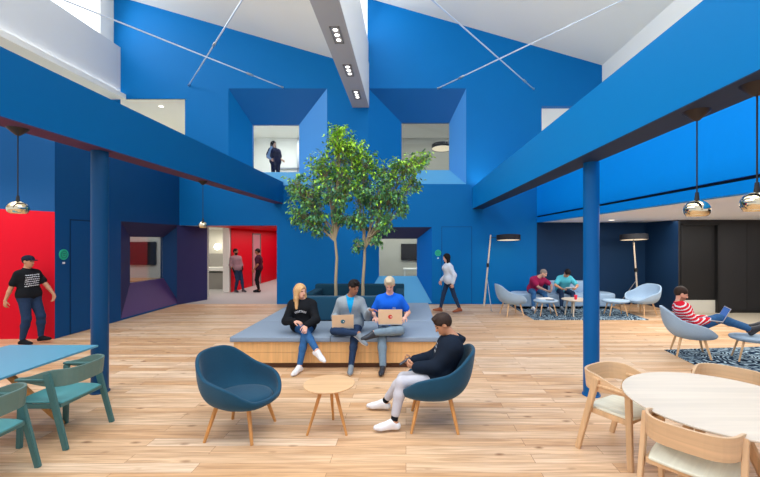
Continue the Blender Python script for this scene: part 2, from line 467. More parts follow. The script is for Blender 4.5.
w4 = struct(mb.build('window_4', [M['n_lsill'], M['n_lside'], M['n_ltop'], M['n_lleft']], fixn=False))
g = MB(); g.box((xi-0.05, iy0, iz0), (xi-0.042, iy1, iz1)); g.build('glass_pane', M['glass'], w4)
# purple end block beside the corridor opening
mb = MB(); mb.prism([(XL+0.004, YB-0.02), (XL+0.004, YB-0.14), (XL+0.05, YB-0.02), (-6.95, 13.64), (-7.25, 13.64)], 0, 2.55); struct(mb.build('wall_left_end', M['purple']))
# red wall facing the camera (left) and blue above it
mb = MB(); mb.face([(XL, 8.16, 0), (-14, 8.16, 0), (-14, 8.16, 3.02), (XL, 8.16, 2.66)]); mb.face([(XL, 8.16, 0.09), (-14, 8.16, 0.09), (-14, 8.15, 0.0), (XL, 8.15, 0.0)])
struct(mb.build('wall_left_red', M['red'], fixn=False))
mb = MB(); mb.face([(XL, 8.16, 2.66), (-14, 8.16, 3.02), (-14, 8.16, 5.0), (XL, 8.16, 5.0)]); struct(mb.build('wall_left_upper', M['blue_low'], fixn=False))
# flush door in left wall
def frame_strip(mb, fn, u0, u1, v0, v1, w=0.012):
    for (a, b, c, d) in ((u0, u0+w, v0, v1), (u1-w, u1, v0, v1), (u0, u1, v1-w, v1)):
        mb.face([fn(a, c), fn(b, c), fn(b, d), fn(a, d)])
mb = MB(); mb.box((XL, 8.55, 0.02), (XL+0.012, 9.55, 2.5)); d = struct(mb.build('door_1', M['blue_low']))
mb = MB(); frame_strip(mb, lambda u, v: (XL+0.003, u, v), 8.52, 9.58, 0, 2.53, 0.03); mb.build('door_gap', M['navy'], d, fixn=False)
# flush door in back wall
mb = MB(); mb.box((1.17, YB-0.012, 0.02), (2.12, YB, 2.5)); d = struct(mb.build('door_2', M['blue']))
mb = MB(); frame_strip(mb, lambda u, v: (u, YB-0.003, v), 1.15, 2.14, 0, 2.52, 0.02); mb.build('door_gap', M['blue_low'], d, fixn=False)

# beams and columns --------------------------------------------------
def beam(name, x0, x1, z0, z1, m):
    mb = MB(); mb.box((x0, -3.5, z0), (x1, YB, z1)); o = struct(mb.build(name, m)); return o
beam('beam', -4.30, -3.98, 3.276, 3.96, M['blue_beam'])
beam('beam', 2.16, 2.51, 3.10, 3.80, M['blue_beam_r'])
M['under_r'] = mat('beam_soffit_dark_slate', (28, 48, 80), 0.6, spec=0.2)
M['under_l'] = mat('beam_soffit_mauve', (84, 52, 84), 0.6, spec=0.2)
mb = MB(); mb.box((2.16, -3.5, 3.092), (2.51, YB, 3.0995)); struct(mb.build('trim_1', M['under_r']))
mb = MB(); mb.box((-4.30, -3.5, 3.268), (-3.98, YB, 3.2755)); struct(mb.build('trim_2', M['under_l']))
M['col_l'] = mat('column_navy_paint', (12, 66, 108), 0.4, spec=0.2)
M['col_r'] = mat('column_blue_paint', (2, 90, 154), 0.4, spec=0.2)
for (x, y, z, m) in ((-4.16, 5.3, 3.27, M['col_l']), (2.47, 5.2, 3.094, M['col_r'])):
    mb = MB(); mb.lathe([(0, 0), (0.115, 0), (0.115, 0.015), (0.1, 0.02), (0.1, z)], (x, y, 0), 40); struct(mb.build('column', m, smooth='auto'))

# ridge beam with monitor wall -----------------------------------------
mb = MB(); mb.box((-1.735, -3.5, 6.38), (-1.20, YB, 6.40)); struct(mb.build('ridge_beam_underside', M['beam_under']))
mb = MB(); mb.box((-1.735, -3.5, 6.40), (-1.20, YB, 7.80)); mb.box((-1.30, -3.5, 7.80), (-1.22, YB, 8.5)); struct(mb.build('ridge_beam', M['white']))
mb = MB(); mb.box((-1.30, -3.5, 8.5), (-1.26, YB, 9.95)); struct(mb.build('window_5', M['sky_panel']))

# roof slopes
mb = MB()
mb.box((-9.7, 6.9, 0), (-1.7, YB, 0.05), Matrix.Identity(4))
bmr = MB()
def slab(mb, x0, z0, x1, z1, y0, y1, t=0.1):
    mb.prism([(x0, z0), (x1, z1), (x1, z1+t), (x0, z0+t)], y0, y1, 'y')
mb.bm.free(); mb = MB()
slab(mb, -9.7, 10.09, -1.735, 7.79, 4.5, YB); struct(mb.build('ceiling_left', M['ceil']))
mb = MB(); slab(mb, -1.25, 9.93, 6.36, 7.75, 4.5, YB); slab(mb, 6.36, 7.75, 6.6, 7.68, -3.5, YB); struct(mb.build('ceiling_right', M['ceil']))
# skylight ribs nearer the camera, never seen but they carry the roof
mb = MB()
for y in (-3.5, -1.0, 1.6):
    slab(mb, -9.7, 10.09, -1.735, 7.79, y, y+0.3); slab(mb, -1.25, 9.93, 6.36, 7.75, y, y+0.3)
struct(mb.build('ceiling_skylight_ribs', M['ceil']))

# upper left: parapet, ledge, clerestory, gallery -------------------------
mb = MB(); mb.box((-9.40, -3.5, 6.88), (-9.26, YB, 8.33)); struct(mb.build('wall_left_parapet', M['parapet']))
mb = MB(); mb.box((-9.40, -3.5, 6.66), (-9.08, YB, 6.76)); mb.box((-9.14, -3.5, 6.76), (-9.08, YB, 6.80)); struct(mb.build('trim_3', M['white']))
mb = MB(); mb.box((-14, -3.5, 6.64), (-9.08, YB, 6.66)); mb.box((-14, YB, 6.64), (-7.1, 17, 6.66)); struct(mb.build('ceiling_gallery_left', M['ceil']))
mb = MB(); mb.face([(-14, 16.9, 3.9), (-7.1, 16.9, 3.9), (-7.1, 16.9, 6.65), (-14, 16.9, 6.65)]); mb.face([(-7.12, YB+.26, 3.9), (-7.12, 16.9, 3.9), (-7.12, 16.9, 6.65), (-7.12, YB+.26, 6.65)]); mb.face([(-14, -3.5, 3.9), (-14, 16.9, 3.9), (-14, 16.9, 6.65), (-14, -3.5, 6.65)]); struct(mb.build('wall_gallery_left', M['white'], fixn=False))
mb = MB(); mb.box((-14, 8.2, 3.8), (XL-0.02, 17, 3.94)); struct(mb.build('floor_gallery_left', M['ceil']))
mb = MB()
mb.box((-9.62, YB-0.55, 8.33), (-9.48, YB, 10.1))
for y in (9.6, 7.6, 5.6, 3.6): mb.box((-9.62, y, 8.33), (-9.52, y+0.08, 10.1))
mb.box((-9.62, -3.5, 8.33), (-9.42, YB, 8.38)); mb.box((-9.62, -3.5, 9.98), (-9.42, YB, 10.2))
cw = struct(mb.build('window_6', M['white']))
mb = MB(); mb.box((-9.66, -3.5, 8.33), (-9.63, YB, 10.1)); mb.build('glazing', M['sky_panel'], cw)

# upper right: white wall, fascia, gallery ---------------------------------
mb = MB(); mb.box((6.36, -3.5, 3.9), (6.5, YB, 7.75)); struct(mb.build('wall_right_upper', M['white']))
mb = MB()
mb.box((4.24, -3.5, 2.86), (4.40, YB-0.002, 5.2)); mb.box((4.24, -3.5, 2.65), (4.40, YB-0.002, 2.81)); struct(mb.build('wall_right_fascia', M['blue_bright']))
mb = MB(); mb.box((4.29, -3.5, 2.81), (4.40, YB-0.002, 2.86)); struct(mb.build('trim_4', M['cord']))
mb = MB(); mb.box((4.41, -3.5, 2.652), (15, YB-0.002, 2.9)); struct(mb.build('ceiling_lounge', M['ceil_l']))
mb = MB(); mb.face([(4.2, 16.5, 3.9), (8, 16.5, 3.9), (8, 16.5, 6.6), (4.2, 16.5, 6.6)]); mb.face([(4.2, YB+.3, 6.55), (8, YB+.3, 6.55), (8, 16.5, 6.55), (4.2, 16.5, 6.55)]); struct(mb.build('wall_gallery_right', M['white'], fixn=False))
mb = MB(); mb.box((4.41, -3.5, 3.8), (6.36, YB, 3.9)); struct(mb.build('floor_gallery_right', M['ceil']))

# right lounge walls
mb = MB(); mb.face([(7.75, YB, 0), (7.75, 11.1, 0), (7.75, 11.1, 2.655), (7.75, YB, 2.655)]); struct(mb.build('wall_right_side', M['navy'], fixn=False))
DX0, DX1 = 7.86, 8.84
mb = MB(); panel(mb, (7.75, 15), (0, 2.655), [(DX0, DX1, 0, 2.5)], lambda u, v: (u, 11.1, v)); struct(mb.build('wall_right', M['black'], fixn=False))
mb = MB(); mb.box((DX0, 11.16, 0.36), (DX1, 11.2, 2.5)); d3 = struct(mb.build('door_3', M['black2']))
mb = MB(); mb.box((DX0, 11.15, 0), (DX1, 11.2, 0.36)); mb.build('door_sill_band', M['beige'], d3)
mb = MB()
for a, b, c, d in ((DX0-0.05, DX0, 0, 2.55), (DX1, DX1+0.05, 0, 2.55), (DX0-0.05, DX1+0.05, 2.5, 2.55)): mb.box((a, 11.06, c), (b, 11.16, d))
mb.build('door_frame', M['black2'], d3)
mb = MB()
for x in (9.7, 10.6, 11.5, 12.4): mb.box((x, 11.092, 0.0), (x+0.006, 11.1, 2.65))
struct(mb.build('trim_5', M['black2']))
mb = MB(); mb.box((9.0, 11.08, 0), (15, 11.1, 0.09)); struct(mb.build('baseboard_right', M['black2']))
mb = MB(); mb.face([(15, -3.5, 0), (15, 11.1, 0), (15, 11.1, 2.65), (15, -3.5, 2.65)]); struct(mb.build('wall_right_far', M['navy'], fixn=False))

# corridor behind the opening -------------------------------------------
mb = MB(); panel(mb, (15.6, 26), (0, 2.56), [(17.75, 18.75, 0, 2.4)], lambda u, v: (-7.0, u, v)); mb.face([(-4.0, YB+.25, 0), (-4.0, 26, 0), (-4.0, 26, 2.56), (-4.0, YB+.25, 2.56)]); mb.face([(-7, 26, 0), (-4, 26, 0), (-4, 26, 2.56), (-7, 26, 2.56)])
struct(mb.build('wall_corridor', M['red'], fixn=False))
mb = MB(); mb.box((-7.06, 17.75, 0.0), (-7.0, 18.75, 2.4)); mb2 = MB()
for (a, b, c, d) in ((17.75, 17.8, 0, 2.4), (18.7, 18.75, 0, 2.4), (17.75, 18.75, 2.35, 2.4)): mb2.box((-7.02, a, c), (-6.97, b, d))
M['door_grey'] = mat('frosted_pink_grey_door', (196, 140, 150), 0.3)
d4 = struct(mb.build('door_4', M['door_grey'])); mb2.build('door_frame', M['spot_frame'], d4)
mb = MB(); mb.tube([(-6.95, 18.55, 1.0), (-6.95, 18.55, 1.2)], 0.02); mb.build('handle', M['metal'], d4)
mb = MB(); mb.box((-7.0, YB+.25, 2.56), (-4.0, 26, 2.62)); struct(mb.build('ceiling_corridor_red', M['red'])); mb = MB(); mb.box((-12, 14.25, 2.56), (-7.0, 26, 2.62)); struct(mb.build('ceiling_corridor', M['ceil']))
mb = MB(); mb.box((-7.28, 15.5, 0), (-7.03, 15.62, 2.56)); struct(mb.build('trim_6', M['white']))
mb = MB(); mb.face([(-12, 17.2, 0), (-7.05, 17.2, 0), (-7.05, 17.2, 2.56), (-12, 17.2, 2.56)]); mb.face([(-7.05, 15.6, 0), (-7.05, 17.2, 0), (-7.05, 17.2, 2.56), (-7.05, 15.6, 2.56)]); struct(mb.build('wall_pantry', M['beige'], fixn=False))
mb = MB(); mb.face([(-12, 14.25, 0), (-7.2, 14.25, 0), (-7.2, 14.25, 2.56), (-12, 14.25, 2.56)]); struct(mb.build('wall_pantry_front', M['white'], fixn=False))
mb = MB(); mb.box((-10.5, 16.6, 0.0), (-7.1, 17.18, 0.70)); mb.box((-10.5, 17.12, 0.92), (-7.1, 17.18, 1.5))
pc = MB(); pc.box((-10.5, 16.5, 0.78), (-7.1, 17.18, 0.92))
t = thing('pantry_counter', 'grey pantry counter with pale worktop behind the corridor opening', 'counter', (0, 0, 0))
M['grey_cab'] = mat('grey_cabinet', (150, 146, 140), 0.6)
mb.build('cabinet', M['grey_cab'], t); pc.build('worktop', M['white'], t)
mb = MB(); mb.lathe([(0, -0.14), (0.1, -0.1), (0.14, 0), (0.1, 0.1), (0, 0.14)], (-8.2, 16.95, 1.8), 24)
o = mb.build('globe_lamp', M['globe'], smooth=True); tag(o, 'glowing round globe lamp above the pantry counter', 'lamp')

# meeting room behind left niche
mb = MB(); mb.face([(-12, 14.2, 0), (XL-.5, 14.2, 0), (XL-.5, 14.2, 2.9), (-12, 14.2, 2.9)]); mb.face([(-12, 9, 0), (-12, 14.2, 0), (-12, 14.2, 2.9), (-12, 9, 2.9)]); mb.face([(-12, 9, 0), (XL-.5, 9, 0), (XL-.5, 9, 2.9), (-12, 9, 2.9)]); struct(mb.build('wall_meeting_room', M['white'], fixn=False))
mb = MB(); mb.box((-12, 9, 2.9), (XL-.5, 14.2, 2.95)); struct(mb.build('ceiling_meeting_room', M['ceil']))
t = thing('wall_screen', 'dark flat screen on white wall seen through the purple framed opening', 'screen', (-9.58, 14.15, 1.6))
mb = MB(); mb.box((-0.45, -0.03, -0.42), (0.5, 0.03, 0.42), bev=0.01); mb.build('bezel', M['black2'], t)
mb = MB(); mb.box((-0.42, -0.035, -0.39), (0.47, -0.03, 0.39)); mb.build('display', M['screen'], t)
t = thing('meeting_table', 'low wooden meeting table behind the purple framed opening', 'table', (-9.0, 12.9, 0))
mb = MB(); mb.box((-1.0, -0.5, 0.74), (1.0, 0.6, 0.78), bev=0.01); mb.build('tabletop', M['oak_side'], t)
for sx in (-1, 1):
    for sy in (-1, 1):
        mb = MB(); mb.bar((sx*.8, sy*.4, .74), (sx*.88, sy*.45, 0), .05, .05); mb.build('leg', M['oak_leg'], t)

# room behind middle niche
mb = MB(); mb.face([(-3.9, 16, 0), (4, 16, 0), (4, 16, 2.8), (-3.9, 16, 2.8)]); mb.face([(-3.9, 13.4, 0), (-3.9, 16, 0), (-3.9, 16, 2.8), (-3.9, 13.4, 2.8)]); mb.face([(4, 13.4, 0), (4, 16, 0), (4, 16, 2.8), (4, 13.4, 2.8)]); struct(mb.build('wall_inner_room', M['beige'], fixn=False))
mb = MB(); mb.box((-3.9, 13.3, 2.8), (4, 16, 2.85)); struct(mb.build('ceiling_inner_room', M['ceil']))
t = thing('wall_screen', 'dark flat screen on beige wall behind the window with the pale blue sill', 'screen', (0.2, 15.95, 1.6))
mb = MB(); mb.box((-0.4, -0.03, -0.34), (0.55, 0.03, 0.34), bev=0.01); mb.build('bezel', M['black2'], t)
mb = MB(); mb.box((-0.37, -0.035, -0.31), (0.52, -0.03, 0.31)); mb.build('display', M['screen'], t)
t = thing('desk', 'white desk in the beige room behind the trees', 'desk', (0.3, 15.0, 0))
mb = MB(); mb.box((-0.4, -0.3, 0.95), (1.2, 0.4, 1.0), bev=0.01); mb.build('desktop', M['white'], t)
for sx in (-.35, 1.15):
    mb = MB(); mb.box((sx-.03, -.28, 0), (sx+.03, .38, .95)); mb.build('leg', M['white'], t)

# upstairs rooms
for nm, x0, x1 in (('wall_upper_room', -7.0, -1.95), ('wall_upper_room_right', -1.9, 4.1)):
    mb = MB()
    mb.face([(x0, 18, 3.9), (x1, 18, 3.9), (x1, 18, 6.8), (x0, 18, 6.8)])
    mb.face([(x0, 13.4, 3.9), (x0, 18, 3.9), (x0, 18, 6.8), (x0, 13.4, 6.8)]); mb.face([(x1, 13.4, 3.9), (x1, 18, 3.9), (x1, 18, 6.8), (x1, 13.4, 6.8)])
    struct(mb.build(nm, M['white'] if x0 < -5 else M['beige'], fixn=False))
mb = MB(); mb.box((-7.0, 13.35, 6.8), (4.1, 18, 6.85)); struct(mb.build('ceiling_upper_rooms', M['ceil']))
mb = MB(); mb.box((-7.0, 13.35, 3.85), (4.1, 18, 3.95)); struct(mb.build('floor_upper_rooms', M['carpet']))
mb = MB(); mb.box((-5.9, 17.9, 5.35), (-2.0, 17.98, 5.42)); mb.box((-5.0, 17.9, 3.95), (-4.92, 17.98, 6.8)); struct(mb.build('trim_7', M['metal']))

# recessed lights ----------------------------------------------------------
for i, (x, y) in enumerate(((-1.45, 8.2), (-1.455, 9.9), (-1.46, 11.55))):
    t = thing('recessed_spotlight', ['recessed triple spotlight nearest the camera under the white ridge beam', 'middle one of the recessed triple spotlights under the ridge beam', 'recessed triple spotlight at the far end of the ridge beam'][i], 'light', (x, y, 6.38), 0, 'triple spotlights under the ridge beam')
    mb = MB()
    for a, b, c, d in ((-.10, -.08, -.33, .33), (.08, .10, -.33, .33), (-.1, .1, -.33, -.31), (-.1, .1, .31, .33)): mb.box((a, c, -0.02), (b, d, 0))
    mb.build('frame', M['spot_frame'], t)
    for k in (-.2, 0, .2):
        mb = MB(); mb.lathe([(0, -0.012), (0.042, -0.012), (0.05, 0)], (0, k, 0), 20); mb.build('bulb', M['spot'], t)
dl = [((-8.35, 13.3, 6.64), 'small round downlight in the white ceiling of the left gallery'),
      ((5.9, 11.2, 2.652), 'small round downlight in the white lounge ceiling'),
      ((0.7, 14.5, 6.8), 'round ceiling downlight seen through the upper right window'),
      ((-3.8, 15.5, 6.8), 'ceiling downlight seen through the upper left window')]
for (p, lab) in dl:
    t = thing('downlight', lab, 'light', p)
    mb = MB(); mb.lathe([(0.07, 0), (0.09, -0.004), (0.09, 0)], (0, 0, 0), 24); mb.build('ring', M['white'], t)
    mb = MB(); mb.lathe([(0, -0.006), (0.07, -0.006), (0.07, 0)], (0, 0, 0), 24); mb.build('lens', M['downlight'], t)

# tie rods -----------------------------------------------------------------
def rod(a, b, lab, split):
    t = thing('tie_rod', lab, 'tie rod', a)
    d = Vector(b)-Vector(a)
    mb = MB(); mb.tube([(0, 0, 0), d], 0.018, 10); mb.build('rod', M['cable'], t)
    q = d*split; u = d.normalized()
    mb = MB(); mb.tube([q-u*.12, q-u*.09, q+u*.09, q+u*.12], [.018, .034, .034, .018], 12); mb.build('turnbuckle', M['metal'], t, smooth='auto')
    mb = MB(); mb.tube([(0, -0.003, 0), u*.10], [.035, .02], 12); mb.build('end_fitting', M['metal'], t)
rod((-3.99, YB, 7.03), (-9.25, 5.07, 7.1), 'grey steel tie rod ending above the upper left window', 0.13)
rod((-7.05, YB, 7.1), (-1.74, 6.07, 7.1), 'grey steel tie rod ending high on the wall left of upper left window', 0.4)
rod((4.14, YB, 6.98), (-1.19, 5.77, 7.0), 'grey steel tie rod ending on blue wall near right roof edge', 0.09)
rod((1.03, YB, 7.0), (6.35, 5.42, 7.0), 'grey steel tie rod ending above the upper right window', 0.12)

# wall signs
def sign(p, rz, lab, r):
    t = thing('wall_sign', lab, 'sign', p, rz)      # local +x is the wall normal
    Mx = Matrix.Rotation(PI/2, 4, 'Y')
    mb = MB(); mb.lathe([(0, 0.012), (r*.97, 0.012), (r, 0.006), (r, 0)], n=40); mb.bm.transform(Mx); mb.build('disc', M['green_sign'], t, smooth='auto')
    mb = MB()
    mb.lathe([(r*.66, 0.013), (r*.66, 0.016), (r*.58, 0.016), (r*.58, 0.013)], n=32)
    mb.box((-r*.2, -r*.35, .013), (-r*.1, r*.35, .016)); mb.box((r*.12, -r*.25, .013), (r*.22, r*.25, .016))
    mb.bm.transform(Mx); mb.build('symbol', M['sign_line'], t)
    mb = MB(); mb.box((0, -r*.25, -r*1.75), (0.008, r*.25, -r*1.4)); mb.build('name_strip', M['sign_white'], t)
sign((XL, 8.37, 1.76), 0, 'round green sign on the blue wall beside the red wall', 0.115)
sign((1.04, YB, 1.66), -PI/2, 'round green sign on the blue back wall beside walking woman', 0.105)

# pendants -------------------------------------------------------------------
def pendant(x, y, ztop, zb, lab, r=0.092):
    t = thing('pendant_lamp', lab, 'lamp', (x, y, zb), 0, 'nickel globe pendants under the blue beams')
    mb = MB(); mb.lathe([(0, ztop-zb), (.095, ztop-zb), (.09, ztop-zb-.012), (.02, ztop-zb-.075), (0, ztop-zb-.08)], n=28); mb.build('ceiling_cap', M['canopy'], t, smooth='auto')
    mb = MB(); mb.tube([(0, 0, ztop-zb-.07), (0, 0, .09)], .0055, 8); mb.build('cord', M['cord'], t)
    mb = MB(); mb.lathe([(0, .14), (.012, .14), (.016, .10), (.02, .075), (0, .07)], n=16); mb.build('socket', M['cord'], t, smooth='auto')
    prof = [(0, .080)] + [(r*math.sin(a), .080*math.cos(a)) for a in np.linspace(.15, PI*0.72, 16)]
    mb = MB(); mb.lathe(prof, n=40); mb.build('globe_shade', M['chrome'], t, smooth=True, mods=[('SOLIDIFY', dict(thickness=0.004, offset=-1))])
    e = prof[-1]
    mb = MB(); mb.lathe([(0, e[1]+.012), (e[0]*.93, e[1]+.012)], n=32); mb.build('inner_reflector', M['chrome_in'], t)
    return t
pendant(-4.20, 4.22, 3.268, 2.40, 'nickel globe pendant hanging in front of the red wall', .094)
pendant(-4.14, 7.95, 3.268, 2.37, 'small looking far pendant beside the corridor opening', .084)
pendant(2.335, 3.13, 3.092, 2.30, 'nickel globe pendant above the round oak table, left one')
pendant(2.335, 2.594, 3.092, 2.30, 'nickel globe pendant cut by the right picture edge')
# ------------------------------------------------------------------ furniture
def armchair(label, loc, face_deg, shell_m, cush_m, leg_m, group, hb=.86, hs_pow=1.35, hf=.43, W=.365, D=.39, bz=.30, cushion=True, leg=(.235, .25), lz=.36, legrot=0):
    """upholstered tub chair, front along local +x"""
    t = thing('tub_armchair', label, 'armchair', (loc[0], loc[1], 0), R(face_deg), group)
    bm = bmesh.new(); n = 56; T = 14
    c = bm.verts.new((0.0, 0, bz)); rings = []
    for i in range(1, T+1):
        s = i/T; ring = []
        for k in range(n):
            a = 2*PI*k/n
            b = (1-math.cos(a))/2
            dg = abs(((math.degrees(a)+180) % 360)-180)
            h = np.interp(dg, [0, 25, 45, 62, 85, 105, 122, 140, 158, 180], [hf, hf+.015, hf+.075, hf+.135, hf+.18, hf+.225, hf+.30, hf+(hb-hf)*.88, hf+(hb-hf)*.975, hb])
            rim = abs(math.cos(a))**2.2*(1 if math.cos(a) < 0 else 0)
            f = math.sin(min(1, s*1.12)*PI/2)**0.9
            g = s**2.6 if math.cos(a) < 0.3 else s**(2.6-0.6*(math.cos(a)-.3))
            ca, sa = math.cos(a), math.sin(a)
            e = 0.80
            x = D*math.copysign(abs(ca)**e, ca)*f; y = W*math.copysign(abs(sa)**e, sa)*f
            z = bz+(h-bz)*g
            x -= 0.075*b*b*g          # backrest rakes backwards
            y *= 1+0.04*g
            if ca > 0.2: z -= 0.02*g*(ca-.2)
            ring.append(bm.verts.new((x, y, z)))
        rings.append(ring)
    for k in range(n): bm.faces.new((c, rings[0][(k+1) % n], rings[0][k]))
    for i in range(T-1):
        for k in range(n): bm.faces.new((rings[i][k], rings[i][(k+1) % n], rings[i+1][(k+1) % n], rings[i+1][k]))
    mb = MB(); mb.bm.free(); mb.bm = bm
    mb.build('shell', shell_m, t, smooth=True, mods=[('SOLIDIFY', dict(thickness=0.042, offset=-1)), ('BEVEL', dict(width=0.016, segments=3, limit_method='ANGLE', angle_limit=R(50))), ('SUBSURF', dict(levels=1, render_levels=1))])
    if cushion:
        prof = [(0, .0), (.22, .0), (.27, .012), (.285, .035), (.27, .06), (.22, .075), (0, .085)]
        mb = MB(); mb.lathe(prof, (0.035, 0, bz+.055), 40, sx=1.08, sy=.98); mb.build('seat_cushion', cush_m, t, smooth=True)
    for sx, sy in ((1, 1), (1, -1), (-1, 1), (-1, -1)):
        cr_, sr_ = math.cos(R(legrot)), math.sin(R(legrot)); rx = lambda u, v, z: (u*cr_-v*sr_, u*sr_+v*cr_, z)
        mb = MB(); mb.tube([rx(sx*leg[0], sy*leg[1], 0), rx(sx*leg[0]*.66, sy*leg[1]*.66, lz)], [.015, .024], 16); mb.build('leg', leg_m, t, smooth='auto')
    return t

armchair('empty dark blue tub armchair with oak legs left of the round side table', (-1.77, 4.2), -22, M['fab_dark'], M['fab_dark'], M['oak_leg'], 'dark blue tub armchairs', leg=(.255, .265), legrot=16)
armchair('dark blue tub armchair holding the man in the black hoodie', (.315, 4.42), 178, M['fab_dark'], M['fab_dark'], M['oak_leg'], 'dark blue tub armchairs', leg=(.25, .28))
armchair('pale grey tub armchair left of the lounge sofa under the tall lamp', (2.93, 10.82), 8, M['fab_light'], M['fab_light'], M['oak_side'], 'pale tub armchairs in the lounge', hb=.87, leg=(.24, .26))
armchair('pale grey tub armchair in front of the second tall lamp right of column', (6.6, 10.9), 200, M['fab_light'], M['fab_light'], M['oak_side'], 'pale tub armchairs in the lounge', hb=.84, leg=(.24, .26), W=.4)
armchair('pale grey tub armchair the man in the striped shirt reclines in', (5.12, 7.03), -25, M['fab_light'], M['fab_light'], M['oak_side'], 'pale tub armchairs in the lounge', hb=.85, leg=(.25, .28), W=.38, D=.39)

def footstool(label, x, y, rz=0, r=(.34, .27)):
    t = thing('footstool', label, 'footstool', (x, y, 0), R(rz), 'pale oval footstools')
    mb = MB(); mb.lathe([(0, .34), (.7, .345), (.93, .37), (1.0, .40), (.96, .425), (.7, .437), (0, .44)], n=40, sx=r[0], sy=r[1]); mb.build('seat', M['fab_light'], t, smooth=True)
    for sx, sy in ((1, 1), (1, -1), (-1, 1), (-1, -1)):
        mb = MB(); mb.tube([(sx*.24, sy*.19, 0), (sx*.15, sy*.13, .37)], [.012, .019], 14); mb.build('leg', M['oak_side'], t, smooth='auto')
    return t
footstool('pale oval footstool carrying papers in front of the man in maroon', 3.86, 10.78, 5)
footstool('pale oval footstool beside the blue column facing the far armchair', 5.78, 10.75, -5, (.36, .28))
footstool('pale oval footstool under the feet of the reclining man', 5.92, 6.66, -25, (.33, .27))

# round side table
t = thing('side_table', 'round three legged oak side table between the dark blue armchairs', 'side table', (-.835, 4.25, 0))
mb = MB(); mb.lathe([(0, .478), (.255, .478), (.275, .49), (.277, .498), (.272, .502), (0, .502)], n=64); mb.build('tabletop', M['oak_side'], t, smooth='auto')
for a in (-142, -38, 90):
    ca, sa = math.cos(R(a)), math.sin(R(a))
    mb = MB(); mb.tube([(.265*ca, .265*sa*.85, 0), (.085*ca, .085*sa, .48)], [.0125, .021], 16); mb.build('leg', M['oak_leg'], t, smooth='auto')
# lounge round table + cup
t = thing('coffee_table', 'low round oak coffee table with a red cup in the lounge', 'coffee table', (4.66, 10.72, 0))
mb = MB(); mb.lathe([(0, .425), (.34, .425), (.365, .44), (.365, .455), (0, .46)], n=48); mb.build('tabletop', M['oak_top'], t, smooth='auto')
for a in (-125, -20, 90, 160):
    ca, sa = math.cos(R(a)), math.sin(R(a))
    mb = MB(); mb.tube([(.27*ca, .27*sa, 0), (.2*ca, .2*sa, .43)], [.018, .026], 14); mb.build('leg', M['oak_top'], t, smooth='auto')
t = thing('cup', 'small red cup standing on the low round coffee table', 'cup', (4.62, 10.62, .46))
mb = MB(); mb.lathe([(0, 0), (.032, 0), (.042, .10), (.038, .10), (.03, .01), (0, .01)], n=24); mb.build('body', M['cup_red'], t, smooth='auto')
mb = MB(); mb.lathe([(0, .10), (.046, .10), (.046, .112), (.04, .12), (0, .12)], n=24); mb.build('lid', M['cup_red'], t, smooth='auto')
# papers on the footstool
t = thing('notebook', 'open white notebook lying on the footstool before the maroon shirt', 'notebook', (3.86, 10.86, .441), R(8))
mb = MB(); mb.box((-.19, -.13, 0), (0, .13, .018), bev=.003); mb.box((.002, -.13, 0), (.19, .13, .022), bev=.003); mb.build('pages', M['paper'], t)
t = thing('tablet', 'dark tablet at the near edge of the paper covered footstool', 'tablet', (3.93, 10.64, .441), R(-6))
mb = MB(); mb.box((-.11, -.05, 0), (.11, .04, .01), bev=.003); mb.build('body', M['phone'], t)
mb = MB(); mb.box((-.10, -.042, .0101), (.10, .032, .0105)); mb.build('display', M['keys'], t)

# rugs ----------------------------------------------------------------
def rug(lab, poly, m):
    mb = MB(); cx = sum(p[0] for p in poly)/4; cy = sum(p[1] for p in poly)/4
    mb.prism([(p[0]-cx, p[1]-cy) for p in poly], 0.001, 0.012); o = mb.build('rug', m, loc=(cx, cy, 0)); tag(o, lab, 'rug', 'patterned navy rugs'); return o
rug('patterned navy and white rug under the sofa group', [(3.32, 10.1), (6.3, 10.1), (6.35, 12.5), (3.3, 12.5)], M['rug1'])
rug('patterned navy and white rug under the reclining man', [(4.72, 5.85), (8.4, 5.75), (8.4, 7.7), (4.85, 7.32)], M['rug2'])

# sofa ------------------------------------------------------------------
t = thing('sofa', 'long pale blue low sofa with rounded ends in the lounge', 'sofa', (4.8, 12.05, 0))
def pill(mb, x0, x1, y0, y1, z0, z1, r, bev):
    """rounded plan block"""
    P = []
    for cx, cy, a0 in ((x1-r, y0+r, -90), (x1-r, y1-r, 0), (x0+r, y1-r, 90), (x0+r, y0+r, 180)):
        for k in range(9):
            a = R(a0+k*90/8); P.append((cx+r*math.cos(a), cy+r*math.sin(a)))
    prof = [(-bev, z0), (-bev*.3, z0+bev*.3), (0, z0+bev), (0, z1-bev), (-bev*.3, z1-bev*.3), (-bev, z1)]
    mx = (x0+x1)/2; my = (y0+y1)/2; hx = (x1-x0)/2; hy = (y1-y0)/2
    rings = []
    for d, z in prof:
        rings.append([mb.bm.verts.new((mx+(p[0]-mx)*(hx+d)/hx, my+(p[1]-my)*(hy+d)/hy, z)) for p in P])
    n = len(P)
    for a, b in zip(rings[:-1], rings[1:]):
        for k in range(n): mb.bm.faces.new((a[k], a[(k+1) % n], b[(k+1) % n], b[k]))
    mb.bm.faces.new(rings[0][::-1]); mb.bm.faces.new(rings[-1])
mb = MB(); pill(mb, -1.5, .55, -.38, .38, .08, .46, .12, .04); mb.build('seat', M['fab_sofa'], t, smooth='auto')
mb = MB(); pill(mb, .56, 1.55, -.38, .38, .08, .46, .22, .04); mb.build('seat', M['fab_sofa'], t, smooth='auto')
mb = MB(); pill(mb, -.30, .95, .16, .40, .44, .80, .10, .05); mb.build('backrest', M['fab_sofa'], t, smooth='auto')
for x in (-1.35, .45, 1.4):
    for y in (-.28, .28):
        mb = MB(); mb.tube([(x, y, 0.0), (x, y, .09)], .02, 12); mb.build('leg', M['cord'], t)

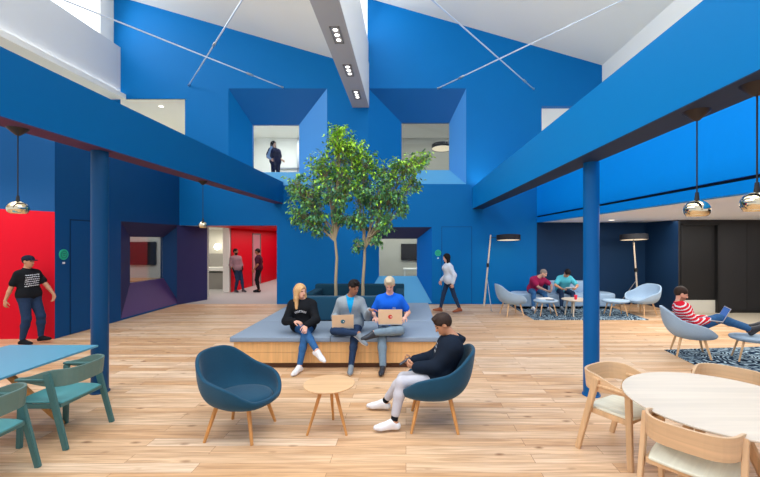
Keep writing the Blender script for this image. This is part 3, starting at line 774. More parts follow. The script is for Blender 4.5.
# floor lamps --------------------------------------------------------------
def floor_lamp(lab, foot, top, strut_foot, shade_c, z0=0.0, r=.36):
    t = thing('floor_lamp', lab, 'floor lamp', (foot[0], foot[1], z0), 0, 'tall floor lamps with black drum shades')
    def L(p): return Vector(p)-Vector((foot[0], foot[1], z0))
    f = L(foot); tp = L(top); sf = L(strut_foot)
    mb = MB(); mb.tube([f, tp], [.028, .022], 14); mb.build('pole', M['oak_top'], t, smooth='auto')
    mid = f.lerp(tp, .42)
    mb = MB(); mb.tube([sf, mid], .011, 10); mb.tube([sf+Vector((0.0, .12, 0)), sf-Vector((0, .12, 0))], .01, 8); mb.build('strut', M['metal'], t)
    sc = L(shade_c)
    jn = f.lerp(tp, .96)
    mb = MB(); mb.tube([jn, (sc.x, sc.y, jn.z), (sc.x, sc.y, sc.z)], .010, 10); mb.build('arm', M['cord'], t)
    c = (sc.x, sc.y, sc.z)
    mb = MB(); mb.lathe([(0, .085), (r*.98, .085), (r, .08), (r, -.08), (r*.985, -.08), (r*.985, .07), (0, .075)], (0, 0, 0), 48); mb.bm.transform(Matrix.Translation(c) @ Matrix.Rotation(R(-4.5), 4, 'X')); mb.build('lamp_shade', M['lamp_black'], t, smooth='auto')
    mb = MB(); mb.lathe([(0, -.066), (r*.98, -.066), (r*.98, -.058), (0, -.058)], (0, 0, 0), 40); mb.bm.transform(Matrix.Translation(c) @ Matrix.Rotation(R(-4.5), 4, 'X')); mb.build('diffuser', M['lamp_in'], t)
    mb = MB(); mb.box((-.03, -.05, 0), (.03, .05, .12), Matrix.Translation(f.lerp(tp, .55))); mb.build('counterweight', M['cord'], t)
    ld = bpy.data.lights.new('lamp_glow', 'AREA'); ld.shape = 'DISK'; ld.size = r*1.6; ld.energy = 5; ld.color = (1, .86, .68)
    lo = bpy.data.objects.new('lamp_glow', ld); COL.objects.link(lo); lo.parent = t; lo.location = (c[0], c[1], c[2]-.10)
    return t
floor_lamp('tall floor lamp with black drum shade against the blue wall left of sofa', (2.44, 12.2, 0.014), (2.64, 12.15, 2.24), (2.50, 11.4, .012), (3.15, 12.0, 2.15))
floor_lamp('tall floor lamp with black drum shade behind the far pale armchair', (7.15, 12.0, 0.014), (6.98, 11.95, 2.0), (6.65, 12.25, .012), (6.86, 11.75, 2.16), r=.38)
floor_lamp('floor lamp with black shade in the room behind upper right window', (2.2, 15.3, 3.965), (1.9, 15.3, 5.9), (1.9, 14.6, 3.965), (1.42, 15.2, 5.72), 3.95, .42)

# left blue table ------------------------------------------------------------
t = thing('dining_table', 'long blue topped table with splayed oak legs at left', 'table', (-4.44, 3.3, 0))
mb = MB(); mb.box((-.56, -1.6, .716), (.56, 1.62, .74), bev=.004); mb.build('tabletop', M['table_teal'], t)
for y in (.95, -1.05):
    for sx in (-1, 1):
        mb = MB(); mb.bar((sx*.14, y-.12, .716), (sx*.62, y+.1, 0.01), .075, .05, .06, .04, bev=.006); mb.build('leg', M['oak_leg'], t)
    mb = MB(); mb.box((-.26, y-.16, .68), (.26, y-.08, .716), bev=.004); mb.build('crossbar', M['oak_leg'], t)

# cover style armchair --------------------------------------------------------
def dining_chair(label, x, y, face_deg, mats, group):
    band_m, leg_m, seat_m = mats
    t = thing('dining_armchair', label, 'chair', (x, y, 0), R(face_deg), group)
    # curved band
    P = []
    P.append((.215, .272)); P.append((.10, .275)); P.append((-.02, .276))
    for k in range(1, 16):
        a = PI/2+k*PI/16
        P.append((-.03+.24*(math.copysign(abs(math.cos(a))**.8, math.cos(a))), .276*math.copysign(abs(math.sin(a))**.62, math.sin(a))))
    P.append((-.02, -.276)); P.append((.10, -.275)); P.append((.215, -.272))
    mb = MB(); rows = []
    for (px, py) in P:
        w = min(1, max(0, (.215-px)/.34)); w = w*w*(3-2*w)
        zt = .695+.085*w; zb = .655-.045*w
        lean = -.018*w
        n = Vector((px+.02, py*.8, 0)).normalized()
        th = .011
        rows.append([(px+n.x*th, py+n.y*th, zb), (px+n.x*th+lean, py+n.y*th, zt), (px-n.x*th+lean, py-n.y*th, zt), (px-n.x*th, py-n.y*th, zb)])
    V = [[mb.bm.verts.new(p) for p in r] for r in rows]
    for a, b in zip(V[:-1], V[1:]):
        for k in range(4): mb.bm.faces.new((a[k], a[(k+1) % 4], b[(k+1) % 4], b[k]))
    mb.bm.faces.new(V[0]); mb.bm.faces.new(V[-1][::-1])
    mb.build('backrest', band_m, t, mods=[('BEVEL', dict(width=.004, segments=2, limit_method='ANGLE', angle_limit=R(50)))])
    for sy in (-1, 1):
        mb = MB(); mb.bar((.225, sy*.262, 0), (.205, sy*.256, .665), .034, .05, .038, .058, ref=(1, 0, 0), bev=.005); mb.build('leg', leg_m, t)
        mb = MB(); mb.bar((-.27, sy*.298, 0), (-.075, sy*.292, .745), .034, .05, .038, .064, ref=(1, 0, 0), bev=.005); mb.build('leg', leg_m, t)
        mb = MB(); mb.bar((.21, sy*.258, .415), (-.165, sy*.262, .415), .022, .045, bev=.003); mb.build('side_rail', leg_m, t)
        mb = MB(); mb.box((-.09, sy*.27-.035, .672), (.235, sy*.27+.035, .694), bev=.006); mb.build('armrest', leg_m, t)
    mb = MB(); mb.box((.195, -.25, .40), (.218, .25, .44), bev=.003); mb.build('front_rail', leg_m, t)
    mb = MB(); mb.box((-.185, -.26, .40), (-.163, .26, .44), bev=.003); mb.build('rear_rail', leg_m, t)
    # seat: dished rounded pad
    bm = bmesh.new(); nx, ny = 14, 14; G = []
    for i in range(nx+1):
        row = []
        for j in range(ny+1):
            u = i/nx*2-1; v = j/ny*2-1
            xx = u*math.sqrt(1-v*v*.16); yy = v*math.sqrt(1-u*u*.12)
            z = .452+.012*u*u*u-.014*(1-u*u)*(1-v*v)+(.006 if False else 0)
            row.append(bm.verts.new((.03+xx*.235, yy*.262, z)))
        G.append(row)
    for i in range(nx):
        for j in range(ny): bm.faces.new((G[i][j], G[i+1][j], G[i+1][j+1], G[i][j+1]))
    mb = MB(); mb.bm.free(); mb.bm = bm
    mb.build('seat', seat_m, t, smooth=True, mods=[('SOLIDIFY', dict(thickness=.022, offset=0)), ('BEVEL', dict(width=.006, segments=2, limit_method='ANGLE', angle_limit=R(50)))])
    return t
GM = (M['teal_band'], M['teal'], M['teal_seat']); OM = (M['oak_chair'], M['oak_chair_z'], M['white_seat'])
dining_chair('grey green armchair at the blue table nearer the blue column', -3.60, 4.12, 180, GM, 'grey green chairs at the blue table')
dining_chair('grey green armchair at the blue table cut by left picture edge', -3.60, 3.235, 180, GM, 'grey green chairs at the blue table')
dining_chair('oak armchair left of the round oak table near the blue column', 2.10, 3.80, -58, OM, 'oak chairs around the round table')
dining_chair('oak armchair seen from behind in front of the round table', 2.10, 2.84, 43, OM, 'oak chairs around the round table')
dining_chair('oak armchair on the far side of the round oak table', 3.10, 3.74, -137, OM, 'oak chairs around the round table')

# round oak table ----------------------------------------------------------------
t = thing('round_table', 'large round pale oak table at the right with splayed legs', 'table', (2.575, 3.2, 0))
mb = MB(); mb.lathe([(0, .708), (.60, .708), (.688, .722), (.704, .732), (.702, .740), (0, .742)], n=96); mb.build('tabletop', M['oak_top'], t, smooth='auto')
for a in (15, 105, 195, 285):
    ca, sa = math.cos(R(a)), math.sin(R(a))
    mb = MB(); mb.bar((.10*ca, .10*sa, .708), (.50*ca, .50*sa, 0), .06, .045, .05, .04, ref=(-sa, ca, 0), bev=.006); mb.build('leg', M['oak_chair_z'], t)
mb = MB(); mb.box((-.2, -.2, .68), (.2, .2, .708), bev=.004); mb.build('hub', M['oak_chair'], t)

# platform bench -------------------------------------------------------------------
t = thing('seating_platform', 'long oak seating platform with grey blue cushions and dark backrests', 'bench', (-1.13, 7.9, 0))
def W2(p): return (p[0]+1.13, p[1]-7.9, p[2])
mb = MB(); mb.box(W2((-2.72, 6.33, .0)), W2((.47, 9.6, .09))); mb.build('plinth', M['plinth'], t)
mb = MB(); mb.box(W2((-2.77, 6.27, .09)), W2((.52, 9.68, .255)), bev=.003); mb.box(W2((-2.77, 6.27, .259)), W2((.52, 9.68, .43)), bev=.003); mb.build('wooden_base', M['oak_front'], t)
for (x0, x1, y0, y1) in ((-2.82, -1.21, 6.23, 7.5), (-1.205, .55, 6.23, 7.5), (-2.82, -2.02, 7.505, 9.7), (-.02, .55, 7.505, 9.7)):
    mb = MB(); mb.box(W2((x0, y0, .432)), W2((x1, y1, .515)), bev=.018); mb.build('seat_cushion', M['fab_bench'], t, smooth='auto')
mb = MB(); mb.box(W2((-2.0, 7.70, .43)), W2((-.05, 8.55, .60))); mb.build('planter_soil', M['soil'], t)
def bk(x0, x1, y0, y1, z1, m):
    mb = MB(); mb.box(W2((x0, y0, .516)), W2((x1, y1, z1)), bev=.035); mb.build('backrest', m, t, smooth='auto')
bk(-2.0, -1.03, 7.5, 7.68, .98, M['fab_dark']); bk(-1.02, -.04, 7.5, 7.68, .98, M['fab_dark'])
bk(-2.0, -.04, 8.55, 8.75, 1.10, M['fab_darker']); bk(-2.0, -1.82, 7.69, 8.54, 1.02, M['fab_darker']); bk(-.22, -.04, 7.69, 8.54, 1.02, M['fab_darker'])

# laptops -----------------------------------------------------------------------------
def laptop(lab, loc, face_deg, tilt, lid_m, logo=None, screen=True, w=.33, d=.23, pitch=0, group='laptops'):
    """hinge along local y at x=d/2 (away from the user at -x); lid leans away by tilt"""
    t = thing('laptop', lab, 'laptop', loc, R(face_deg), group); t.rotation_euler = (0, R(pitch), R(face_deg))
    mb = MB(); mb.box((-d/2, -w/2, 0), (d/2, w/2, .016), bev=.003); mb.build('base', M['laptop'], t)
    mb = MB(); mb.box((-d/2+.08, -w/2+.02, .0161), (d/2-.02, w/2-.02, .0175)); mb.build('keyboard', M['keys'], t)
    Mx = Matrix.Translation((d/2, 0, .016)) @ Matrix.Rotation(R(tilt), 4, 'Y')
    mb = MB(); mb.box((-.004, -w/2, 0), (.004, w/2, d), Mx, bev=.002); lid = mb.build('lid', lid_m, t)
    if screen:
        mb = MB(); mb.box((-.0052, -w/2+.012, .012), (-.0042, w/2-.012, d-.012), Mx); mb.build('screen', M['lscreen'], lid)
    if logo:
        mb = MB(); mb.lathe([(0, .0022), (.034, .0022), (.034, 0)], n=28); mb.lathe([(0, .003), (.010, .003), (.010, .0022)], (0, .012, 0), n=5, mi=1); mb.bm.transform(Mx @ Matrix.Translation((.0042, 0, d*.5)) @ Matrix.Rotation(PI/2, 4, 'Y')); mb.build('sticker', [logo, M['paper']], lid)
    return t
laptop('kraft coloured laptop with round teal sticker on lap of grey cardigan man', (-1.02, 6.32, .65), -82, 12, M['kraft'], M['teal_logo'], w=.34, d=.22)
laptop('kraft coloured laptop with round red sticker on lap of blue shirt man', (-.25, 6.32, .715), -90, 6, M['kraft'], M['red_logo'], w=.38, d=.235)
laptop('open silver laptop on the thighs of the reclining man', (5.40, 6.90, .66), -25, 22, M['laptop'], None, w=.36, d=.25, pitch=4)

# trees --------------------------------------------------------------------------------
def tree(lab, base, trunk_pts, blobs, seed, n_tw):
    rnd = random.Random(seed)
    t = thing('ficus_tree', lab, 'tree', base, 0, 'slender ficus trees in the planter')
    B = Vector(base)
    tp = [Vector(p)-B for p in trunk_pts]
    rr = [.036-.012*i/(len(tp)-1) for i in range(len(tp))]
    mb = MB(); mb.tube(tp, rr, 12)
    mb.build('trunk', M['bark'], t, smooth='auto')
    top = tp[-1]
    br = MB(); lf = MB()
    limbs = []
    for (c, r, dens) in blobs:
        c = Vector(c)-B
        # main limb to the blob
        mid = top.lerp(c, .5)+Vector((rnd.uniform(-.06, .06), rnd.uniform(-.06, .06), -.05))
        pts = [top-Vector((0, 0, .1)), top.lerp(mid, .5)+Vector((rnd.uniform(-.03, .03), 0, .03)), mid, mid.lerp(c, .6), c]
        br.tube(pts, [.022, .018, .014, .010, .006], 8)
        limbs.append((pts, c, r, dens))
    def leaf(p, d, L, mi):
        d = d.normalized()
        s = d.cross(Vector((rnd.uniform(-.5, .5), rnd.uniform(-.5, .5), 1))).normalized()
        nn = s.cross(d).normalized()
        w = L*.26
        a = p; q1 = p+d*L*.4+s*w; q2 = p+d*L*.4-s*w; m = p+d*L*.45-nn*L*.06; e = p+d*L-nn*L*.16
        va, v1, v2, vm, ve = [lf.bm.verts.new(x) for x in (a, q1, q2, m, e)]
        for f in ((va, v1, vm), (va, vm, v2), (v1, ve, vm), (vm, ve, v2)):
            fc = lf.bm.faces.new(f); fc.material_index = mi
    for pts, c, r, dens in limbs:
        n = int(n_tw*dens)
        for i in range(n):
            while True:
                q = Vector((rnd.uniform(-1, 1), rnd.uniform(-1, 1), rnd.uniform(-1, 1)))
                if q.length < 1: break
            q = q*(q.length**.1)
            tgt = c+Vector((q.x*r[0], q.y*r[1], q.z*r[2]))
            s0 = pts[-1].lerp(pts[-2], rnd.random()) if rnd.random() < .7 else pts[-2].lerp(pts[-3], rnd.random())
            mid = s0.lerp(tgt, .55)+Vector((rnd.uniform(-.04, .04), rnd.uniform(-.04, .04), .05))
            end = tgt+Vector((0, 0, -.06))
            br.tube([s0, mid, tgt], [.0045, .0032, .0018], 4, caps=False)
            dr = (end-mid)
            for k in range(rnd.randint(8, 13)):
                u = rnd.uniform(.1, 1.08)
                p = mid.lerp(tgt, min(u, 1))+Vector((rnd.uniform(-.05, .05), rnd.uniform(-.05, .05), rnd.uniform(-.05, .05)))
                d = Vector((rnd.uniform(-1, 1), rnd.uniform(-1, 1), rnd.uniform(-1.0, .35)))+dr.normalized()*.5
                hgt = (p.z+B.z-1.9)/2.7
                pr = rnd.random()
                mi = 2 if pr < max(0.06, (hgt-.34)*1.5) else (1 if pr < .62 else 0)  # bright leaves likelier with height: light from above put into leaf colour
                leaf(p, d, rnd.uniform(.062, .10), mi)
    br.build('branches', M['bark'], t)
    lf.build('foliage', [M['leaf_a'], M['leaf_b'], M['leaf_c']], t, fixn=False)
    return t
tree('slender ficus tree with the straight left trunk behind the seated woman', (-1.45, 8.1, .60),
     [(-1.45, 8.1, .60), (-1.46, 8.1, 1.2), (-1.44, 8.12, 1.7), (-1.48, 8.1, 2.15)],
     [((-1.95, 8.05, 2.55), (.38, .4, .35), .8), ((-2.05, 8.1, 3.0), (.42, .45, .38), 1.0), ((-1.45, 8.0, 3.05), (.42, .5, .4), 1.0),
      ((-1.7, 8.15, 3.55), (.50, .5, .40), 1.3), ((-1.35, 8.1, 4.05), (.42, .45, .38), 1.2), ((-1.2, 8.2, 3.5), (.38, .4, .4), .9), ((-1.3, 8.1, 2.55), (.3, .35, .25), .45),
      ((-2.2, 8.0, 2.6), (.22, .25, .28), .35), ((-1.4, 8.1, 4.38), (.22, .25, .17), .4), ((-1.05, 8.15, 3.95), (.3, .35, .3), .7), ((-2.3, 8.05, 3.25), (.22, .3, .25), .4), ((-1.8, 8.1, 2.3), (.25, .3, .2), .3)], 5, 78)
tree('slender ficus tree with the right trunk behind the cardigan man', (-.90, 8.15, .60),
     [(-.90, 8.15, .60), (-.90, 8.15, 1.2), (-.87, 8.17, 1.65), (-.86, 8.15, 2.0)],
     [((-.6, 8.1, 2.95), (.38, .42, .38), .9), ((-.25, 8.05, 3.05), (.34, .38, .36), .8), ((.08, 8.1, 3.65), (.38, .35, .26), .8),
      ((-.35, 8.15, 3.45), (.38, .42, .32), .9), ((-.85, 8.2, 3.65), (.40, .42, .36), 1.0), ((-.95, 8.1, 3.1), (.36, .4, .36), .8),
      ((-.95, 8.1, 2.5), (.32, .35, .26), .55), ((-.42, 8.0, 2.45), (.28, .3, .30), .5), ((-1.0, 8.1, 1.95), (.16, .2, .18), .16), ((.38, 8.1, 3.8), (.16, .2, .14), .25), ((-.6, 8.1, 2.02), (.16, .2, .2), .18), ((-.08, 8.05, 2.75), (.25, .3, .26), .35), ((.12, 8.1, 3.3), (.26, .3, .24), .4)], 11, 78)
# ------------------------------------------------------------------ people (signed distance modelling)
class SDF:
    def __init__(s): s.P = []
    def cap(s, a, ra, b, rb=None, k=.03):
        s.P.append(('c', np.array(a, float), float(ra), np.array(b, float), float(ra if rb is None else rb), k)); return s
    def ell(s, c, r, ax=None, k=.03):
        """ax: 3 axis vectors"""
        A = np.eye(3) if ax is None else np.array([np.array(v, float)/np.linalg.norm(v) for v in ax])
        s.P.append(('e', np.array(c, float), np.array(r, float), A, 0, k)); return s
    def sub(s, c, r, ax=None):
        A = np.eye(3) if ax is None else np.array([np.array(v, float)/np.linalg.norm(v) for v in ax])
        s.P.append(('s', np.array(c, float), np.array(r, float), A, 0, 0)); return s
    def cut(s, p, n):
        """remove everything on the side the normal n points to"""
        s.P.append(('p', np.array(p, float), np.array(n, float)/np.linalg.norm(n), 0, 0, 0)); return s
    def mesh(s, name, vox, mats, parent=None, origin=(0, 0, 0), pick=None):
        lo = np.full(3, 1e9); hi = np.full(3, -1e9)
        for q in s.P:
            if q[0] == 'c':
                for p, r in ((q[1], q[2]), (q[3], q[4])): lo = np.minimum(lo, p-r); hi = np.maximum(hi, p+r)
            elif q[0] == 'e':
                m = q[2].max(); lo = np.minimum(lo, q[1]-m); hi = np.maximum(hi, q[1]+m)
        lo -= 4*vox; hi += 4*vox
        n = np.ceil((hi-lo)/vox).astype(int)+1
        G = np.full(n, 0.5, np.float32)
        ax = [lo[i]+vox*np.arange(n[i]) for i in range(3)]
        for q in s.P:
            t = q[0]; k = q[5]
            if t == 'c': a = np.minimum(q[1]-q[2], q[3]-q[4]); b = np.maximum(q[1]+q[2], q[3]+q[4])
            elif t in 'es': m = q[2].max(); a = q[1]-m; b = q[1]+m
            else: a, b = lo, hi
            pad = k+4*vox
            i0 = np.clip(np.floor((a-pad-lo)/vox).astype(int), 0, n-1); i1 = np.clip(np.ceil((b+pad-lo)/vox).astype(int)+1, 1, n)
            X = ax[0][i0[0]:i1[0]][:, None, None]; Y = ax[1][i0[1]:i1[1]][None, :, None]; Z = ax[2][i0[2]:i1[2]][None, None, :]
            sl = (slice(i0[0], i1[0]), slice(i0[1], i1[1]), slice(i0[2], i1[2]))
            if t == 'c':
                ba = q[3]-q[1]; L2 = max(float(ba@ba), 1e-12)
                h = np.clip(((X-q[1][0])*ba[0]+(Y-q[1][1])*ba[1]+(Z-q[1][2])*ba[2])/L2, 0, 1)
                d = np.sqrt((X-q[1][0]-h*ba[0])**2+(Y-q[1][1]-h*ba[1])**2+(Z-q[1][2]-h*ba[2])**2)-(q[2]+(q[4]-q[2])*h)
            elif t in 'es':
                x, y, z = X-q[1][0], Y-q[1][1], Z-q[1][2]; A = q[3]
                u = [(A[i][0]*x+A[i][1]*y+A[i][2]*z) for i in range(3)]
                k0 = np.sqrt(sum((u[i]/q[2][i])**2 for i in range(3))); k1 = np.sqrt(sum((u[i]/q[2][i]**2)**2 for i in range(3)))+1e-9
                d = k0*(k0-1)/k1
            else:
                d = (X-q[1][0])*q[2][0]+(Y-q[1][1])*q[2][1]+(Z-q[1][2])*q[2][2]
                G[sl] = np.maximum(G[sl], d); continue
            g = G[sl]
            if t == 's': G[sl] = np.maximum(g, -d); continue
            h = np.maximum(k-np.abs(g-d), 0)/max(k, 1e-6)
            G[sl] = np.minimum(g, d)-h*h*k*.25
        grid = vdb.FloatGrid(0.5); grid.copyFromArray(np.ascontiguousarray(G))
        pts, tr, qd = grid.convertToPolygons(isovalue=0.0, adaptivity=0.0)
        pts = pts*vox+lo
        # keep the figure in one piece: drop specks
        faces = [tuple(int(i) for i in f) for f in qd]+[tuple(int(i) for i in f) for f in tr]
        me = bpy.data.meshes.new(name)
        me.from_pydata((pts-np.array(origin)).tolist(), [], faces)
        bm = bmesh.new(); bm.from_mesh(me)
        seen = set(); islands = []
        for v in bm.verts:
            if v.index in seen: continue
            st = [v]; seen.add(v.index); isl = []
            while st:
                w = st.pop(); isl.append(w)
                for e in w.link_edges:
                    o = e.other_vert(w)
                    if o.index not in seen: seen.add(o.index); st.append(o)
            islands.append(isl)
        if len(islands) > 1:
            mx = max(len(i) for i in islands)
            kill = [v for i in islands if len(i) < min(mx*.02, 120) for v in i]
            if kill: bmesh.ops.delete(bm, geom=kill, context='VERTS')
        for _ in range(2): bmesh.ops.smooth_vert(bm, verts=bm.verts, factor=.4, use_axis_x=True, use_axis_y=True, use_axis_z=True)
        bmesh.ops.recalc_face_normals(bm, faces=bm.faces)
        if pick:
            O = np.array(origin)
            for f in bm.faces:
                c = f.calc_center_median(); f.material_index = pick(np.array(c)+O, np.array(f.normal))
        for f in bm.faces: f.smooth = True
        bm.to_mesh(me); bm.free()
        for m in mats: me.materials.append(m)
        o = bpy.data.objects.new(name, me); COL.objects.link(o)
        if parent: o.parent = parent
        else: o.location = origin
        return o

def V3(*a): return np.array(a, float)
def nrm(v): v = np.array(v, float); return v/(np.linalg.norm(v)+1e-9)
def ang(d, z=0): return nrm((math.cos(R(d)), math.sin(R(d)), z))
def ik(a, b, l1, l2, pole):
    a = V3(*a); b = V3(*b); d = b-a; L = np.linalg.norm(d)
    if L > (l1+l2)*.999: b = a+d/L*(l1+l2)*.999; d = b-a; L = np.linalg.norm(d)
    if L < abs(l1-l2)*1.05: L = abs(l1-l2)*1.05
    t = nrm(d); x = (l1*l1-l2*l2+L*L)/(2*L); h = math.sqrt(max(l1*l1-x*x, 1e-8))
    p = np.array(pole, float); p = p-t*(p@t); p = nrm(p)
    return a+t*x+p*h, b

def hand(S, w, d, n, sc=1.0, curl=(35, 45, 30), side=1, minr=0):
    """w wrist, d direction to fingers, n palm normal, side: which way the thumb points along t"""
    d = nrm(d); n = nrm(np.array(n)-d*(np.array(n)@d)); t = np.cross(d, n)*side
    for o in (-.026, -.009, .009, .026):
        S.cap(w+t*o*.5*sc, .017*sc, w+d*.082*sc+t*o*sc, .0125*sc, k=.012)
    L = (.066, .076, .080, .072)
    for i, o in enumerate((-.030, -.011, .010, .030)):   # little .. index (index on thumb side)
        p = w+d*.084*sc+t*o*sc; a = 0; ln = L[i]*sc
        fr = max(.0088*sc, minr)
        for j, (c, f) in enumerate(zip(curl, (.46, .30, .24))):
            a += R(c*(1+.06*(i-1.5))); v = d*math.cos(a)+n*math.sin(a)+t*(i-1.5)*.05
            q = p+nrm(v)*ln*f; S.cap(p, fr*(1-.07*j), q, fr*(.95-.07*j), k=.005); p = q
    p = w+d*.022*sc+t*.024*sc; fr = max(.0105*sc, minr)
    v = nrm(d*.75+t*.75+n*.25); q = p+v*.042*sc; S.cap(p, fr*1.2, q, fr, k=.012)
    v = nrm(d*.9+t*.25+n*.45); r = q+v*.032*sc; S.cap(q, fr, r, fr*.85, k=.006)
    v = nrm(d*.9+n*.5); S.cap(r, fr*.85, r+v*.022*sc, fr*.75, k=.006)

SKIN = {}
def skinmat(name, rgb):
    SKIN[name] = mat('skin_'+name, rgb, .55, var=.05, vscale=20)
    return SKIN[name]
skinmat('fair', (226, 172, 148)); skinmat('tan', (198, 142, 108)); skinmat('brown', (158, 106, 78))
M['eye'] = mat('dark_eyes', (40, 28, 24), .3); M['lip'] = mat('lips', (172, 92, 84), .5)
def cloth(name, rgb, var=.14, sc=30): return mat(name, rgb, .9, var=var, vscale=sc, spec=.15, bump=.15, bscale=120)

def person(label, D):
    """D: dictionary with joints in world metres"""
    vox = D.get('vox', .009); s = D.get('s', 1.0); g = D.get
    P = V3(*D['pelvis']); Nk = V3(*D['neck']); H = V3(*D['head'])
    face = nrm(g('face')); up0 = nrm(H-Nk)
    lateral = g('lat'); srt = nrm(lateral) if lateral is not None else nrm(np.cross(g('fwd'), (0, 0, 1)))   # towards the person's right
    prt = nrm(g('plat')) if g('plat') is not None else srt
    up_t = nrm(Nk-P); tf = nrm(np.cross(up_t, srt))          # torso forward
    SW = g('sw', .168)*s; fem = g('fem', False)
    ShR = Nk+srt*SW-up_t*.088*s; ShL = Nk-srt*SW-up_t*.088*s
    C = P+(Nk-P)*.68
    fwd0 = g('fwd') if g('fwd') is not None else tf
    ua, fa, th, sh = .285*s, .25*s, .43*s, .42*s
    HpR = P+prt*.09*s-V3(0, 0, .02)*s; HpL = P-prt*.09*s-V3(0, 0, .02)*s
    poleE = g('epole', (-fwd0[0]*.3, -fwd0[1]*.3, -1))
    eR, wR = ik(ShR, D['handR'], ua, fa, g('epoleR', tuple(np.array(poleE)+srt*.35)))
    eL, wL = ik(ShL, D['handL'], ua, fa, g('epoleL', tuple(np.array(poleE)-srt*.35)))
    kR, aR = ik(HpR, D['footR'], th, sh, g('kpoleR', tuple(np.array(fwd0)+V3(0, 0, .6))))
    kL, aL = ik(HpL, D['footL'], th, sh, g('kpoleL', tuple(np.array(fwd0)+V3(0, 0, .6))))
    toR = nrm(g('toeR', fwd0)); toL = nrm(g('toeL', fwd0))
    tw = g('thick', 1.0)
    def fdown(to): return nrm(V3(0, 0, -1)+to*to[2]) if abs(to[2]) < .97 else nrm(-V3(*g('fwd')))
    def torso(S, e):
        S.cap(P-prt*.075*s, (.105*tw+e)*s, P+prt*.075*s, (.105*tw+e)*s, k=.05)
        m = P+(Nk-P)*.38
        w = .05 if fem else .065
        S.cap(m-srt*w*s, (.095*tw+e)*s, m+srt*w*s, (.095*tw+e)*s, k=.08)
        S.cap(C-srt*.075*s, (.108*tw+e)*s, C+srt*.075*s, (.108*tw+e)*s, k=.08)
        S.cap(C+(Nk-C)*.30-srt*.085*s, (.085+e)*s, C+(Nk-C)*.30+srt*.085*s, (.085+e)*s, k=.06)
        S.cap(ShL+srt*.02, (.048+e*.8)*s, ShR-srt*.02, (.048+e*.8)*s, k=.05)
        for q in (ShL, ShR): S.cap(Nk-up_t*.01, (.045+e*.5)*s, q, (.040+e*.6)*s, k=.04)
        if fem:
            for q in (-1, 1): S.ell(C+tf*.085*s+srt*.07*q*s+(Nk-C)*.1, ((.055+e)*s,)*3, k=.05)
    def legs(S, e, end=1.0, e2=None):
        e2 = e if e2 is None else e2
        for hp, kn, an in ((HpR, kR, aR), (HpL, kL, aL)):
            S.cap(hp, (.082*tw+e)*s, kn, (.054+e)*s, k=.05)
            c = kn+(an-kn)*.32
            S.cap(kn, (.053+e)*s, c, (.050+e)*s, k=.03); x = kn+(an-kn)*end; S.cap(c, (.050+e)*s, x, (.034+e2)*s, k=.03)
    # ---------------- body
    S = SDF()
    torso(S, 0)
    legs(S, 0)
    for sh_, el, wr in ((ShR, eR, wR), (ShL, eL, wL)):
        S.cap(sh_, .050*s, el, .037*s, k=.03); c = el+(wr-el)*.3
        S.cap(el, .036*s, c, .037*s, k=.02); S.cap(c, .037*s, wr, .024*s, k=.02)
    for an, to in ((aR, toR), (aL, toL)):
        dz = fdown(to)
        heel = an+dz*.035*s-to*.03*s; ball = an+to*.13*s+dz*.045*s
        S.cap(an, .034*s, heel, .030*s, k=.02); S.cap(an, .032*s, ball, .026*s, k=.02); S.cap(heel, .028*s, ball, .026*s, k=.02); S.cap(ball, .028*s, ball+to*.05*s, .02*s, k=.02)
    # head
    f = nrm(face); hu = g('hup'); hu = nrm(hu) if hu is not None else V3(0, 0, 1); hu = nrm(hu-f*(hu@f)); hr = np.cross(f, hu); A = (hr, f, hu); hs = s*g('hs', 1.0)
    S.cap(Nk-up_t*.02, .058*s, H-hu*.05*hs-f*.015, .050*s, k=.04)
    S.ell(H+hu*.022*hs-f*.012*hs, (.076*hs, .094*hs, .088*hs), A, k=.01)
    S.ell(H-hu*.035*hs+f*.022*hs, (.058*hs, .066*hs, .080*hs), A, k=.03)
    S.ell(H-hu*.090*hs+f*.052*hs, (.026*hs, .024*hs, .020*hs), A, k=.03)
    S.cap(H+f*.086*hs+hu*.004*hs, .007*hs, H+f*.104*hs-hu*.034*hs, .012*hs, k=.012)
    S.cap(H+f*.080*hs+hu*.022*hs-hr*.03*hs, .010*hs, H+f*.080*hs+hu*.022*hs+hr*.03*hs, .010*hs, k=.012)
    S.cap(H+f*.082*hs-hu*.062*hs-hr*.016*hs, .008*hs, H+f*.082*hs-hu*.062*hs+hr*.016*hs, .008*hs, k=.008)
    for q in (-1, 1):
        S.ell(H+hr*.076*q*hs-hu*.008*hs-f*.008, (.012*hs, .020*hs, .032*hs), A, k=.008)
        S.sub(H+f*.098*hs+hr*.030*q*hs+hu*.003*hs, (.016*hs, .012*hs, .009*hs), A)
    # hands
    for w, el, key, sd in ((wR, eR, 'R', 1), (wL, eL, 'L', -1)):
        d = g('hd'+key); d = nrm(d) if d is not None else nrm(w-el)
        n = g('hn'+key); n = nrm(n) if n is not None else (srt*(-1 if key == 'R' else 1))
        tdir = np.cross(nrm(d), nrm(np.array(n)-nrm(d)*(np.array(n)@nrm(d))))
        want = g('thumb'+key); want = np.array(want) if want is not None else (V3(0, 0, 1)*.6+np.array(fwd0))
        hand(S, w, d, n, s*1.0, g('curl', (28, 35, 22)), 1 if tdir@want > 0 else -1, minr=vox*.75)
    def pick(c, n):
        q = c-H; x = q@hr; y = q@f; z = q@hu
        if y > .05*hs:
            if abs(abs(x)-.030*hs) < .015*hs and abs(z-.003*hs) < .0075*hs: return 1
            if abs(x) < .022*hs and abs(z+.062*hs) < .006*hs: return 2
            if g('beard') and z < -.045*hs: return 3
        if g('beard') and y > -.0 and z < -.05*hs and z > -.13*hs: return 3
        if abs(abs(x)-.032*hs) < .017*hs and abs(z-.027*hs) < .0035*hs and y > .05*hs: return 4
        return 0
    base = D['base']
    browm = D['hair_m']
